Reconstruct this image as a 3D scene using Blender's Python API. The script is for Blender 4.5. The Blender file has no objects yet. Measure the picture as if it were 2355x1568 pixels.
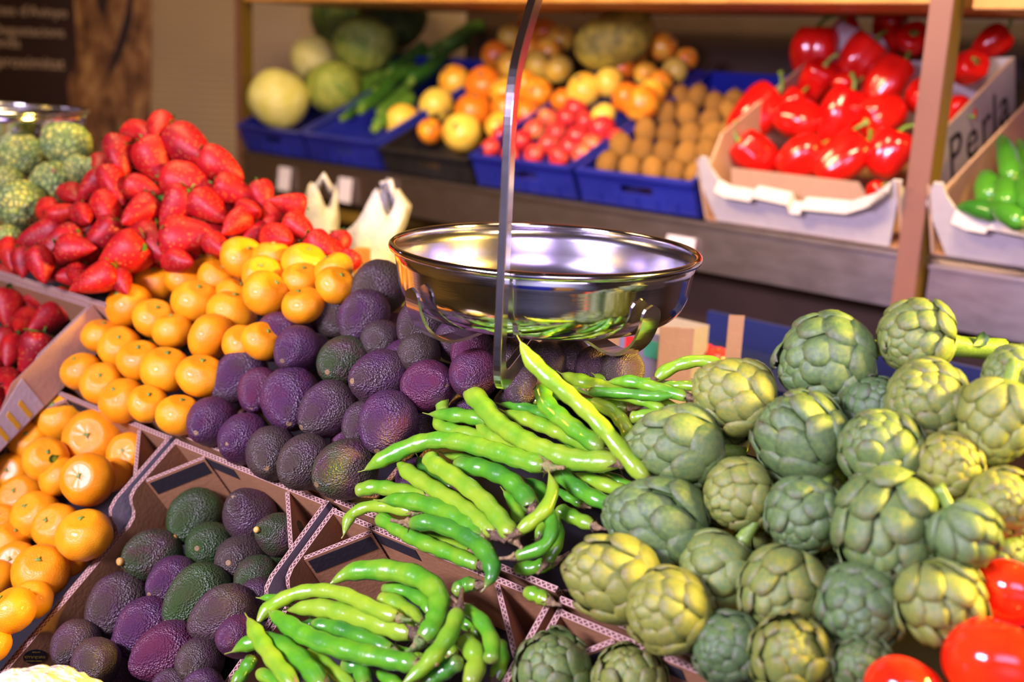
import bpy, bmesh, math, random
from mathutils import Vector, Matrix, Quaternion, noise
from mathutils.geometry import tessellate_polygon
random.seed(7)
sc = bpy.context.scene
COL = sc.collection
V = Vector
# ------------------------------------------------------------------ camera
F, CX, CY = 2616.0, 1177.5, 784.0
pit, rol = math.radians(14), math.radians(2.7)
CAM = V((0, 0, 1.6))
FWD = V((0, math.cos(pit), -math.sin(pit)))
_r0 = V((1, 0, 0)); _d0 = V((0, -math.sin(pit), -math.cos(pit)))
RT = _r0*math.cos(rol) - _d0*math.sin(rol)
DN = _r0*math.sin(rol) + _d0*math.cos(rol)
cd = bpy.data.cameras.new('camera'); cam = bpy.data.objects.new('camera', cd); COL.objects.link(cam)
M = Matrix((RT, -DN, -FWD)).transposed().to_4x4(); M.translation = CAM
cam.matrix_world = M
cd.sensor_width = 36; cd.lens = 36*F/2355; cd.clip_start = .05
cd.dof.use_dof = True; cd.dof.focus_distance = 1.2; cd.dof.aperture_fstop = 3.0
sc.camera = cam

def ray(x, y): return FWD + RT*((x-CX)/F) + DN*((y-CY)/F)
def P(x, y, t): return CAM + ray(x, y)*t
def proj(w):
    v = w-CAM; z = v.dot(FWD)
    return CX+F*v.dot(RT)/z, CY+F*v.dot(DN)/z, z
class Plane:
    def __init__(s, p, n): s.p, s.n = V(p), V(n).normalized()
    def t(s, x, y, lift=0): r = ray(x, y); return (s.p+s.n*lift-CAM).dot(s.n)/r.dot(s.n)
    def at(s, x, y, lift=0): return P(x, y, s.t(x, y, lift))
def az(a): a = math.radians(a); return V((math.sin(a), math.cos(a), 0))
U = -az(-51)                                  # along the rows of crates
def slope(a, e): e = math.radians(e); return az(a)*math.cos(e)+V((0, 0, math.sin(e)))
def nrm(v): n = U.cross(v).normalized(); return n if n.z > 0 else -n
VB = slope(39, 33); NB = nrm(VB)
BASE = Plane(P(760, 1158, 1.25), NB)          # plane of the crate rims
VP_ = slope(39, 42); NP = nrm(VP_)
PILE = Plane(BASE.at(560, 1085), NP)          # plane of the heaps behind the rim line
US = -az(-47.5); VS = slope(42.5, 24); NS = US.cross(VS).normalized()
S0 = P(2070, 580, 2.13)                       # front line of the far shelf
SHELF = Plane(S0, NS)
def on_line(p0, d, px):
    # point of the line p0+s*d whose picture column is px
    a, b = p0-CAM, d; k = (px-CX)/F
    return p0 + d*(-(a.dot(RT)-k*a.dot(FWD))/(b.dot(RT)-k*b.dot(FWD)))
def vplane(p0, d): return Plane(p0, d.cross(V((0, 0, 1))))

# ------------------------------------------------------------------ materials
MATS = {}
def mat(name, col=(.5, .5, .5), rough=.5, metal=0, **kw):
    if name in MATS: return MATS[name]
    m = bpy.data.materials.new(name); m.use_nodes = True; MATS[name] = m
    nt = m.node_tree; b = nt.nodes['Principled BSDF']
    b.inputs['Base Color'].default_value = (*col, 1); b.inputs['Roughness'].default_value = rough
    b.inputs['Metallic'].default_value = metal
    for k, v in kw.items(): b.inputs[k.replace('_', ' ')].default_value = v
    return m
class N:
    """small helper for writing node trees"""
    def __init__(s, m): s.nt = m.node_tree; s.b = s.nt.nodes['Principled BSDF']
    def n(s, t, **kw):
        x = s.nt.nodes.new(t)
        for k, v in kw.items():
            if k in x.inputs: x.inputs[k].default_value = v
            else: setattr(x, k, v)
        return x
    def l(s, a, b): s.nt.links.new(a, b)
    def coord(s, kind='Object'): return s.n('ShaderNodeTexCoord').outputs[kind]
    def rnd(s): return s.n('ShaderNodeObjectInfo').outputs['Random']
    def noise(s, scale, detail=3, vec=None, rough=.5):
        x = s.n('ShaderNodeTexNoise'); x.inputs['Scale'].default_value = scale; x.inputs['Detail'].default_value = detail; x.inputs['Roughness'].default_value = rough
        s.l(vec if vec is not None else s.coord(), x.inputs['Vector']); return x.outputs['Fac']
    def voro(s, scale, vec=None, feature='F1'):
        x = s.n('ShaderNodeTexVoronoi'); x.feature = feature; x.inputs['Scale'].default_value = scale
        s.l(vec if vec is not None else s.coord(), x.inputs['Vector']); return x.outputs['Distance']
    def ramp(s, f, stops):
        x = s.n('ShaderNodeValToRGB'); e = x.color_ramp.elements
        while len(e) < len(stops): e.new(.5)
        for i, (p, c) in enumerate(stops): e[i].position = p; e[i].color = (*c, 1) if len(c) == 3 else c
        s.l(f, x.inputs['Fac']); return x.outputs['Color']
    def mix(s, f, a, b, mode='MIX'):
        x = s.n('ShaderNodeMix', data_type='RGBA', blend_type=mode)
        for i, v in ((0, f), (6, a), (7, b)):
            if isinstance(v, (int, float)): x.inputs[i].default_value = v
            elif isinstance(v, tuple): x.inputs[i].default_value = (*v, 1)
            else: s.l(v, x.inputs[i])
        return x.outputs[2]
    def math(s, op, a, b=0.0, c=0.0):
        x = s.n('ShaderNodeMath', operation=op)
        for i, v in enumerate((a, b, c)):
            if isinstance(v, (int, float)): x.inputs[i].default_value = v
            else: s.l(v, x.inputs[i])
        return x.outputs[0]
    def attr(s, name): return s.n('ShaderNodeAttribute', attribute_name=name).outputs['Fac']
    def col(s, c): s.l(c, s.b.inputs['Base Color'])
    def bump(s, h, strength=.3, dist=.01):
        x = s.n('ShaderNodeBump'); x.inputs['Strength'].default_value = strength; x.inputs['Distance'].default_value = dist
        s.l(h, x.inputs['Height']); s.l(x.outputs[0], s.b.inputs['Normal'])

def m_fruit(name, stops, nscale, rough, bumps=None, spread=.5, spec=.5, coat=0):
    """skin colour running through stops by noise plus a shift per fruit"""
    m = mat(name, rough=rough); k = N(m)
    f = k.noise(nscale, 3)
    f = k.math('ADD', f, k.math('MULTIPLY_ADD', k.rnd(), spread, -spread/2))
    k.col(k.ramp(f, stops))
    k.b.inputs['Specular IOR Level'].default_value = spec
    k.b.inputs['Coat Weight'].default_value = coat; k.b.inputs['Coat Roughness'].default_value = .12
    if bumps:
        kind, scale, st, d = bumps
        k.bump(k.math('MULTIPLY_ADD', k.voro(scale), .75, k.noise(scale*.6, 4)) if kind == 'v' else k.noise(scale, 4), st, d)
    return m
M_AVO = m_fruit('purple avocado skin', [(.12, (.060, .045, .030)), (.36, (.066, .034, .040)), (.58, (.070, .024, .062)), (.9, (.10, .020, .046))], 1.2, .42, ('v', 16, .42, .05), .8, .55)
M_AVOG = m_fruit('green avocado skin', [(.15, (.030, .075, .012)), (.5, (.040, .060, .018)), (.7, (.066, .040, .026)), (.9, (.075, .024, .050))], 1.3, .42, ('v', 16, .42, .05), .5, .55)
M_TAN = m_fruit('tangerine peel', [(.3, (.88, .30, .004)), (.7, (.96, .40, .008))], 1.5, .33, ('n', 22, .22, .03), .3, .5, .15)
M_STEM = m_fruit('dry stalk', [(.3, (.30, .20, .07)), (.7, (.12, .07, .03))], 60, .7, None, .2)
M_GREENSTEM = m_fruit('green stalk', [(.3, (.10, .22, .02)), (.7, (.22, .36, .05))], 20, .4, None, .2)
M_CALYX = m_fruit('strawberry calyx leaf', [(.3, (.03, .13, .015)), (.7, (.09, .24, .03))], 8, .5, None, .3)
def m_straw():
    m = mat('strawberry skin', rough=.5); k = N(m)
    d = k.voro(5.2); seed = k.ramp(d, [(.14, (1, 1, 1)), (.26, (0, 0, 0))])
    base = k.ramp(k.math('ADD', k.noise(1.3), k.math('MULTIPLY_ADD', k.rnd(), .4, -.2)), [(.25, (.22, .002, .007)), (.6, (.40, .004, .006)), (.85, (.54, .018, .005))])
    k.col(k.mix(k.math('MULTIPLY', seed, .55), base, (.62, .26, .05)))
    k.b.inputs['Specular IOR Level'].default_value = .35; k.bump(seed, -.25, .04); return m
M_STRAW = m_straw()
def m_cheri():
    m = mat('custard apple skin', rough=.5); k = N(m)
    d = k.voro(3.4, feature='DISTANCE_TO_EDGE'); f = k.ramp(d, [(.02, (0, 0, 0)), (.2, (1, 1, 1))])
    base = k.ramp(k.noise(1.6), [(.35, (.24, .38, .10)), (.6, (.52, .52, .11))])
    k.col(k.mix(f, (.10, .17, .05), base)); k.bump(f, .4, .05); return m
M_CHERI = m_cheri()
def m_bean():
    m = mat('bean pod skin', rough=.27); k = N(m)
    base = k.ramp(k.math('ADD', k.noise(35), k.math('MULTIPLY_ADD', k.rnd(), .7, -.35)), [(.15, (.035, .20, .018)), (.5, (.085, .33, .012)), (.9, (.24, .42, .02))])
    tip = k.attr('tip')
    k.col(k.mix(k.math('MULTIPLY', tip, .7), base, (.30, .30, .05)))
    k.bump(k.noise(90, 2), .12, .01); k.b.inputs['Coat Weight'].default_value = .25; k.b.inputs['Coat Roughness'].default_value = .1
    return m
M_BEAN = m_bean()
M_CALB = m_fruit('bean calyx', [(.3, (.10, .06, .03)), (.6, (.30, .22, .08)), (.8, (.12, .22, .04))], 160, .75, ('n', 200, .5, .01))
def m_arti():
    m = mat('artichoke bract', rough=.42); k = N(m)
    base = k.ramp(k.math('ADD', k.noise(9), k.math('MULTIPLY_ADD', k.rnd(), .7, -.35)), [(.2, (.055, .14, .04)), (.5, (.115, .22, .045)), (.85, (.24, .28, .03))])
    edge = k.math('MULTIPLY', k.attr('tip'), k.ramp(k.noise(24, 4), [(.34, (0, 0, 0)), (.56, (1, 1, 1))]))
    c = k.mix(k.math('MULTIPLY', k.attr('pale'), .3), base, (.42, .52, .22))
    k.col(k.mix(edge, c, (.10, .045, .035)))
    k.bump(k.noise(45, 3), .2, .02); return m
M_ARTI = m_arti()
M_TOM = m_fruit('tomato skin', [(.3, (.80, .018, .004)), (.7, (.90, .05, .006))], 1, .12, None, .3, .6)
M_PEP = m_fruit('pepper skin', [(.3, (.50, .004, .004)), (.7, (.72, .012, .006))], 1, .16, None, .3, .6)
M_CURD = m_fruit('cauliflower curd', [(.35, (.80, .72, .50)), (.7, (.90, .86, .70))], 30, .6, ('n', 60, .7, .03))
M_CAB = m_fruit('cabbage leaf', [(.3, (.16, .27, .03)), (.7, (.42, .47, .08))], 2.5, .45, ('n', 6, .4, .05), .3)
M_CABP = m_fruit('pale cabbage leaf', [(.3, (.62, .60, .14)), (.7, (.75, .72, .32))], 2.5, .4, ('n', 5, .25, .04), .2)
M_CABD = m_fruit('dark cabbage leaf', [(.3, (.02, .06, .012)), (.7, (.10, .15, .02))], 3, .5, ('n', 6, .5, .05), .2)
M_ZUC = m_fruit('zucchini skin', [(.3, (.025, .11, .012)), (.7, (.11, .25, .03))], 6, .35, None, .5)
M_YEL = m_fruit('yellow fruit skin', [(.25, (.80, .20, .012)), (.5, (.86, .42, .03)), (.75, (.80, .58, .08))], 1.4, .3, None, .9)
M_REDF = m_fruit('red fruit skin', [(.3, (.55, .02, .03)), (.6, (.62, .06, .05)), (.9, (.72, .32, .10))], 1.6, .25, None, .5)
M_KIWI = m_fruit('kiwi skin', [(.3, (.22, .10, .012)), (.7, (.36, .17, .022))], 6, .75, ('n', 40, .4, .03), .4)
M_MELON = m_fruit('mottled melon rind', [(.35, (.26, .25, .03)), (.65, (.55, .48, .05))], 3.5, .5, ('n', 8, .3, .04))
M_CHILI = m_fruit('green pepper skin', [(.3, (.015, .12, .012)), (.7, (.06, .26, .02))], 3, .2, None, .5, .6)
def m_kraft(name, c, bumpy=.15):
    m = mat(name, c, .8); k = N(m)
    c2 = tuple(v*.78 for v in c)
    k.col(k.mix(k.noise(55, 5), c, c2)); k.bump(k.noise(220, 3), bumpy, .004); return m
M_KRAFT = m_kraft('kraft cardboard', (.36, .175, .065))
M_KRAFTW = m_kraft('white printed cardboard', (.58, .53, .52))
M_KRAFTG = m_kraft('grey printed cardboard', (.36, .34, .36))
M_TAN_CARD = m_kraft('tan cardboard', (.58, .36, .22))
M_BLACKCARD = m_kraft('black on cardboard', (.012, .010, .012))
def m_edge():
    m = mat('corrugated edge', rough=.85); k = N(m)
    uv = k.n('ShaderNodeUVMap').outputs[0]
    sx = k.n('ShaderNodeSeparateXYZ'); k.l(uv, sx.inputs[0])
    fr = k.math('FRACT', k.math('DIVIDE', sx.outputs[0], .0062))
    tri = k.math('ABSOLUTE', k.math('MULTIPLY_ADD', fr, 2, -1))
    tri = k.math('MULTIPLY_ADD', tri, .6, .2)
    d = k.math('ABSOLUTE', k.math('SUBTRACT', tri, sx.outputs[1]))
    e = k.math('ABSOLUTE', k.math('SUBTRACT', sx.outputs[1], .5))
    lite = k.math('MAXIMUM', k.math('LESS_THAN', d, .13), k.math('GREATER_THAN', e, .36))
    k.col(k.mix(lite, (.10, .045, .028), k.mix(k.noise(70, 3), (.62, .42, .32), (.46, .29, .21))))
    k.bump(lite, .5, .002); return m
M_EDGE = m_edge()
M_BLUE = m_fruit('blue plastic', [(.3, (.012, .018, .22)), (.7, (.02, .03, .32))], 8, .35, None, .15)
M_BLACKP = m_fruit('black plastic', [(.3, (.010, .009, .010)), (.7, (.022, .020, .022))], 8, .4, None, .1)
def m_steel(name, c, rough, scr=60, bumpy=.03):
    m = mat(name, c, rough, 1.0); k = N(m)
    x = k.n('ShaderNodeMapping'); x.inputs['Scale'].default_value = (1, 1, scr); k.l(k.coord(), x.inputs[0])
    f = k.noise(14, 4, x.outputs[0])
    k.l(k.math('MULTIPLY_ADD', f, .12, rough-.06), k.b.inputs['Roughness'])
    k.bump(f, bumpy, .002); return m
M_PAN = m_steel('polished steel pan', (.80, .79, .80), .10)
M_PANIN = m_steel('brushed steel pan inside', (.50, .49, .55), .22, 2)
M_STRIP = m_steel('bright steel', (.74, .70, .68), .17, 5)
M_FASC = m_steel('brushed steel fascia', (.50, .44, .44), .36, 3, .05)
M_POST = m_fruit('brown painted post', [(.3, (.17, .075, .055)), (.7, (.22, .10, .07))], 5, .42, None, .1)
M_POSTY = m_fruit('ochre painted post', [(.3, (.13, .075, .008)), (.7, (.18, .11, .012))], 5, .5, None, .1)
M_WOOD = m_fruit('amber wood', [(.3, (.42, .18, .03)), (.7, (.60, .30, .06))], 9, .5, None, .1)
M_DARKW = m_fruit('dark brown panel', [(.3, (.035, .016, .007)), (.7, (.055, .026, .012))], 6, .6, None, .1)
M_BLACKB = m_fruit('dark stand board', [(.3, (.012, .010, .010)), (.7, (.022, .018, .018))], 6, .7, None, .1)
M_PAPER = m_fruit('white paper card', [(.3, (.72, .66, .70)), (.7, (.80, .74, .78))], 10, .7, None, .1)
M_BAG = m_fruit('white plastic bag', [(.3, (.36, .35, .34)), (.7, (.46, .44, .43))], 8, .4, ('n', 20, .4, .03), .1)
M_POSTER = m_fruit('dark brown poster', [(.35, (.018, .005, .003)), (.7, (.035, .012, .006))], 3, .5, None, .1)
M_LETTER = mat('cream lettering', (.62, .46, .36), .7)
M_BLACKL = mat('dark brown lettering', (.02, .008, .006), .7)
M_GOLDL = mat('ochre lettering', (.36, .24, .03), .7)
def m_bark():
    m = mat('bark picture', rough=.7); k = N(m)
    x = k.n('ShaderNodeMapping'); x.inputs['Scale'].default_value = (1, 1, .45); k.l(k.coord(), x.inputs[0])
    k.col(k.ramp(k.noise(16, 8, x.outputs[0], .65), [(.36, (.045, .014, .005)), (.5, (.25, .11, .04)), (.62, (.50, .28, .11))])); return m
M_BARK = m_bark()
def m_siding():
    m = mat('ribbed beige siding', rough=.6); k = N(m)
    sx = k.n('ShaderNodeSeparateXYZ'); k.l(k.coord(), sx.inputs[0])
    h = k.math('SINE', k.math('MULTIPLY', sx.outputs[2], 260))
    k.col(k.mix(k.noise(3), (.42, .30, .17), (.47, .34, .20))); k.bump(h, .35, .01); return m
M_SIDING = m_siding()
M_FLOOR = m_fruit('grey floor', [(.3, (.10, .09, .085)), (.7, (.16, .145, .13))], 3, .45, None, .1)
M_CEIL = m_fruit('ceiling paint', [(.3, (.22, .18, .15)), (.7, (.26, .22, .18))], 2, .8, None, .1)
M_PALEW = m_fruit('pale hall plaster', [(.3, (.44, .42, .46)), (.7, (.52, .50, .54))], 2, .8, None, .1)
M_PLASTER = m_fruit('brown plaster', [(.3, (.20, .14, .10)), (.7, (.26, .18, .13))], 2, .8, None, .1)
M_PINKC = m_kraft('dusty pink card', (.30, .20, .24)); M_BLUESHADE = m_fruit('shaded blue plastic', [(.3, (.004, .010, .075)), (.7, (.006, .014, .10))], 8, .5, None, .1)  # the tray's blue plastic darkened, its shade put into the colour
M_WHITESHADE = m_kraft('shaded white card', (.26, .24, .32))  # white carton body greyed, the shade carried by its colour
M_REDCARD = mat('red card', (.70, .02, .02), .6); M_GREENCARD = mat('green card', (.05, .35, .20), .6)

# ------------------------------------------------------------------ object helpers
def link(o, parent=None):
    COL.objects.link(o)
    if parent is not None: o.parent = parent
    return o
def mesh(name, vs, fs, mats, smooth=True, attrs=None, uvs=None, mi=None):
    me = bpy.data.meshes.new(name); me.from_pydata([tuple(v) for v in vs], [], fs)
    for m in (mats if isinstance(mats, (list, tuple)) else [mats]): me.materials.append(m)
    if smooth: me.polygons.foreach_set('use_smooth', [True]*len(me.polygons))
    if mi: me.polygons.foreach_set('material_index', mi)
    for k, a in (attrs or {}).items():
        at = me.attributes.new(k, 'FLOAT', 'POINT'); at.data.foreach_set('value', a)
    if uvs:
        uv = me.uv_layers.new(name='UVMap'); i = 0
        for p, face in zip(me.polygons, uvs):
            for li, q in zip(p.loop_indices, face): uv.data[li].uv = q
    me.update(); return me
def obj(name, me, parent=None, mw=None):
    o = link(bpy.data.objects.new(name, me), parent)
    if mw is not None: o.matrix_local = mw
    return o
def empty(name, loc=(0, 0, 0), mw=None):
    o = link(bpy.data.objects.new(name, None)); o.empty_display_size = .02
    o.matrix_local = mw if mw is not None else Matrix.Translation(V(loc)); return o
LABELS = {}
def tag(o, label, cat, group=None, kind=None):
    n = len(label.split())
    if not 4 <= n <= 16: print('LABEL LENGTH', n, label)
    if label in LABELS: print('LABEL TWICE', label)
    LABELS[label] = 1
    o['label'] = label; o['category'] = cat
    if group: o['group'] = group
    if kind: o['kind'] = kind
    return o
def struct(o): o['kind'] = 'structure'; return o

def grid_faces(nr, ns, closed=True):
    fs = []
    for i in range(nr-1):
        for j in range(ns if closed else ns-1):
            k = (j+1) % ns
            fs.append((i*ns+j, i*ns+k, (i+1)*ns+k, (i+1)*ns+j))
    return fs
def lathe(prof, ns=32, fn=None):
    """surface of revolution; prof is [(radius, height)], ends closed by fans when radius is 0"""
    vs = []; 
    for r, z in prof:
        r = max(r, 1e-4)
        for j in range(ns):
            a = 2*math.pi*j/ns; p = V((r*math.cos(a), r*math.sin(a), z)); vs.append(fn(p, a) if fn else p)
    fs = grid_faces(len(prof), ns)
    fs.append(tuple(range(ns-1, -1, -1))); b = (len(prof)-1)*ns; fs.append(tuple(range(b, b+ns)))
    return vs, fs
def ovoid(rfun, n=24):
    """profile from theta 0 (z=-1) to pi (z=+1)"""
    return [rfun(math.pi*i/n) for i in range(n+1)]
def frame_from_z(z, roll=0.0):
    z = V(z).normalized(); q = V((0, 0, 1)).rotation_difference(z)
    return q.to_matrix().to_4x4() @ Matrix.Rotation(roll, 4, 'Z')
def pole_dir(x, y, off):
    """axis direction whose end shows at the given offset (in radii) from the middle of the fruit"""
    ox, oy = off; d = 1-ox*ox-oy*oy
    rr = ray(x, y).normalized()
    return (RT*ox + DN*oy - rr*math.sqrt(max(d, .02))).normalized()
def tube(pts, rad, ns=10, cap=True, flat=1.0, up=None):
    """swept tube with per-point radius; parallel-transported frame"""
    vs = []; n = len(pts); prev = None
    for i, p in enumerate(pts):
        t = (pts[min(i+1, n-1)]-pts[max(i-1, 0)]).normalized()
        if prev is None:
            a = up if up is not None else (V((0, 0, 1)) if abs(t.z) < .9 else V((1, 0, 0)))
            s = t.cross(a).normalized()
        else: s = (prev - t*prev.dot(t)).normalized()
        prev = s; b = s.cross(t)
        for j in range(ns):
            an = 2*math.pi*j/ns
            vs.append(p + s*math.cos(an)*rad[i] + b*math.sin(an)*rad[i]*flat)
    fs = grid_faces(n, ns)
    if cap: fs.append(tuple(range(ns-1, -1, -1))); fs.append(tuple(range((n-1)*ns, n*ns)))
    return vs, fs
def spline(pts, n):
    """Catmull-Rom through pts, n samples"""
    P_ = [pts[0]*2-pts[1]]+list(pts)+[pts[-1]*2-pts[-2]]; L = len(pts)-1; out = []
    for i in range(n):
        s = i/(n-1)*L; k = min(int(s), L-1); t = s-k
        a, b, c, d = P_[k], P_[k+1], P_[k+2], P_[k+3]
        out.append(.5*((2*b)+(c-a)*t+(2*a-5*b+4*c-d)*t*t+(3*b-a-3*c+d)*t**3))
    return out
def slab(name, poly, th, mats, parent, mw, plane='xz', bev=0):
    """board: a 2D outline extruded by th. plane xz: outline in x,z, thickness along y; yz: thickness along x; xy: along z.
       faces use mats[0], cut edges mats[-1] with a UV running along the edge"""
    def to3(a, b, c):
        return V((a, c, b)) if plane == 'xz' else V((c, a, b)) if plane == 'yz' else V((a, b, c))
    n = len(poly); vs = [to3(a, b, 0) for a, b in poly]+[to3(a, b, th) for a, b in poly]
    tris = tessellate_polygon([[V((a, b, 0)) for a, b in poly]])
    fs, uv, mi = [], [], []
    for t in tris:
        for off in (0, n):
            fs.append(tuple(i+off for i in t)); uv.append([(0, .5)]*3); mi.append(0)
    s = 0
    for i in range(n):
        j = (i+1) % n; d = math.dist(poly[i], poly[j])
        fs.append((i, j, j+n, i+n)); uv.append([(s, 0), (s+d, 0), (s+d, 1), (s, 1)]); mi.append(1); s += d
    me = mesh(name, vs, fs, mats if len(mats) > 1 else [mats[0], mats[0]], False, None, uv, mi)
    bm = bmesh.new(); bm.from_mesh(me); bmesh.ops.recalc_face_normals(bm, faces=bm.faces); bm.to_mesh(me); bm.free()
    return obj(name, me, parent, mw)
def box(name, lo, hi, m, parent=None, mw=None, bev=.0):
    bm = bmesh.new(); bmesh.ops.create_cube(bm, size=1)
    lo, hi = V(lo), V(hi)
    for v in bm.verts: v.co = V([(lo[i]+hi[i])/2+v.co[i]*(hi[i]-lo[i]) for i in range(3)])
    if bev: bmesh.ops.bevel(bm, geom=bm.edges[:], offset=bev, segments=2, affect='EDGES')
    me = bpy.data.meshes.new(name); bm.to_mesh(me); bm.free(); me.materials.append(m)
    return obj(name, me, parent, mw)
def text(name, body, size, m, parent, mw, depth=.0004, align='CENTER'):
    cu = bpy.data.curves.new(name, 'FONT'); cu.body = body; cu.size = size; cu.extrude = depth; cu.align_x = align; cu.align_y = 'CENTER'
    cu.materials.append(m); tmp = bpy.data.objects.new('t', cu); me = bpy.data.meshes.new_from_object(tmp); bpy.data.objects.remove(tmp)
    me.materials.clear(); me.materials.append(m); return obj(name, me, parent, mw)
def basis(o, ex, ey, ez):
    m = Matrix((ex, ey, ez)).transposed().to_4x4(); m.translation = o; return m

# ------------------------------------------------------------------ the place
def wallbox(name, lo, hi, m): return struct(box(name, lo, hi, m))
wallbox('floor', (-3, -3, -.1), (3.2, 4.8, 0), M_FLOOR)
wallbox('ceiling', (-3, -3, 3.2), (3.2, 4.8, 3.3), M_CEIL)
WY = 4.35
wallbox('wall_back', (-3, WY, 0), (3.2, WY+.1, 3.2), M_SIDING)
wallbox('wall_left', (-3.1, -3, 0), (-3, 4.8, 3.2), M_PLASTER)
wallbox('wall_right', (3.2, -3, 0), (3.3, 4.8, 3.2), M_PLASTER)
wallbox('wall_front', (-3, -3.1, 0), (3.2, -3, 3.2), M_PALEW)
WP = Plane((0, WY, 0), (0, -1, 0))

# ------------------------------------------------------------------ fruit prototypes (unit radius, stalk end along +z)
def displaced(vs, amp, scale, seed):
    o = V((seed*7.3, seed*3.1, seed*1.7)); out = []
    for v in vs:
        d = noise.noise(v*scale+o)*amp; out.append(v*(1+d))
    return out
def proto_avocado(seed):
    random.seed(seed); L = 1.18+.1*random.random(); nar = .16+.12*random.random()
    def f(a):
        z = -math.cos(a); r = math.sin(a)*(1-nar*z*.8-.05*z*z)
        if a > math.pi*.93: z -= .05*((a-math.pi*.93)/(math.pi*.07))**2
        return (r, z*L)
    vs, fs = lathe(ovoid(f, 40), 48)
    vs = displaced(vs, .05, 1.1, seed); vs = displaced(vs, .022, 7.5, seed+3)
    return mesh('avocado', vs, fs, M_AVO), L
AVO = [proto_avocado(s) for s in range(5)]
AVOG = []
for me_, L_ in AVO:
    me_ = me_.copy(); me_.materials.clear(); me_.materials.append(M_AVOG); AVOG.append((me_, L_))
ASCAR = mesh('avocado stem scar', *lathe([(0, -.1), (.10, -.09), (.12, -.02), (.10, .02), (.06, .015), (0, 0)], 12), M_STEM)
M_STUB = m_fruit('pale stem stub', [(.3, (.62, .42, .08)), (.7, (.48, .26, .06))], 4, .5)
ASTUB = mesh('avocado stem stub', *lathe([(0, -.1), (.09, -.09), (.12, .03), (.15, .10), (.12, .17), (.07, .19), (0, .185)], 12), M_STUB)
def proto_tangerine(seed):
    random.seed(seed); sq = .80+.08*random.random()
    def f(a):
        z = -math.cos(a); r = math.sin(a)**.92 if a not in (0, math.pi) else 0
        z2 = z*sq - .12*max(0, z-.86)/.14 + .06*max(0, -z-.9)/.1
        return (max(r, 0), z2)
    def fn(p, a): return p*(1+.012*math.cos(a*9+seed)*(1-abs(p.z)))
    vs, fs = lathe(ovoid(f, 30), 36, fn)
    return mesh('tangerine', displaced(vs, .06, .9, seed), fs, M_TAN), sq*.88
TANG = [proto_tangerine(s) for s in range(4)]
TBUT = mesh('tangerine stem button', *lathe([(0, -.06), (.07, -.05), (.10, 0), (.08, .035), (.04, .05), (0, .045)], 7, lambda p, a: p*(1+.35*math.cos(a*3.5)) if p.z > -.03 and abs(p.x)+abs(p.y) > .05 else p), M_GREENSTEM)
def proto_straw(seed):
    random.seed(seed); L = 1.15+.3*random.random(); fl = .76+.2*random.random(); pw = .9+.5*random.random(); w2 = random.uniform(-.12, .12)
    def f(a):
        s = a/math.pi; z = -math.cos(a)
        r = math.sin(a)**.72*((s+.10)**pw)*1.42 if 0 < a < math.pi else 0
        return (r, z*L)
    def fn(p, a): return V((p.x*(1+.08*math.cos(2*a+seed)), p.y*fl, p.z+w2*p.x*p.x))
    vs, fs = lathe(ovoid(f, 26), 28, fn)
    return mesh('strawberry', displaced(vs, .10, 1.0, seed), fs, M_STRAW), L
STRAW = [proto_straw(s) for s in range(6)]
def proto_calyx(seed):
    random.seed(seed); vs = []; fs = []
    for k in range(9):
        a = k*2*math.pi/9+random.uniform(-.15, .15); L = random.uniform(.55, .85); up = random.uniform(-.1, .35); w = .15
        c, s = math.cos(a), math.sin(a); b = len(vs)
        for i in range(6):
            t = i/5; r = .06+L*t; z = .04+up*t-.28*t*t*(1-up); ww = w*math.sin(math.pi*min(.97, .15+.85*t))
            for e in (-1, 0, 1): vs.append(V((r*c-e*ww*s, r*s+e*ww*c, z+(.04 if e == 0 else 0))))
        for i in range(5):
            for j in range(2): fs.append((b+i*3+j, b+i*3+j+1, b+i*3+j+4, b+i*3+j+3))
    b = len(vs); tv, tf = tube([V((0, 0, 0)), V((.02, 0, .2)), V((.07, .02, .42))], [.06, .045, .05], 6)
    vs += tv; fs += [tuple(i+b for i in f_) for f_ in tf]
    return mesh('strawberry calyx', vs, fs, M_CALYX)
CALYX = [proto_calyx(s) for s in range(3)]
def proto_cheri(seed):
    random.seed(seed)
    vs, fs = lathe(ovoid(lambda a: (math.sin(a)*(1+.12*math.cos(a)), -math.cos(a)*1.08), 40), 44)
    out = []
    for v in vs:
        d = noise.voronoi(v*3.4+V((seed*5, 0, 0)))[0]
        out.append(v*(1+.09*noise.noise(v*1.1+V((seed*3, 1, 2)))+.035*(min(.5, (d[1]-d[0]))/.5-.5)))
    return mesh('custard apple', out, fs, M_CHERI), 1.05
CHERI = [proto_cheri(s) for s in range(3)]
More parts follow.
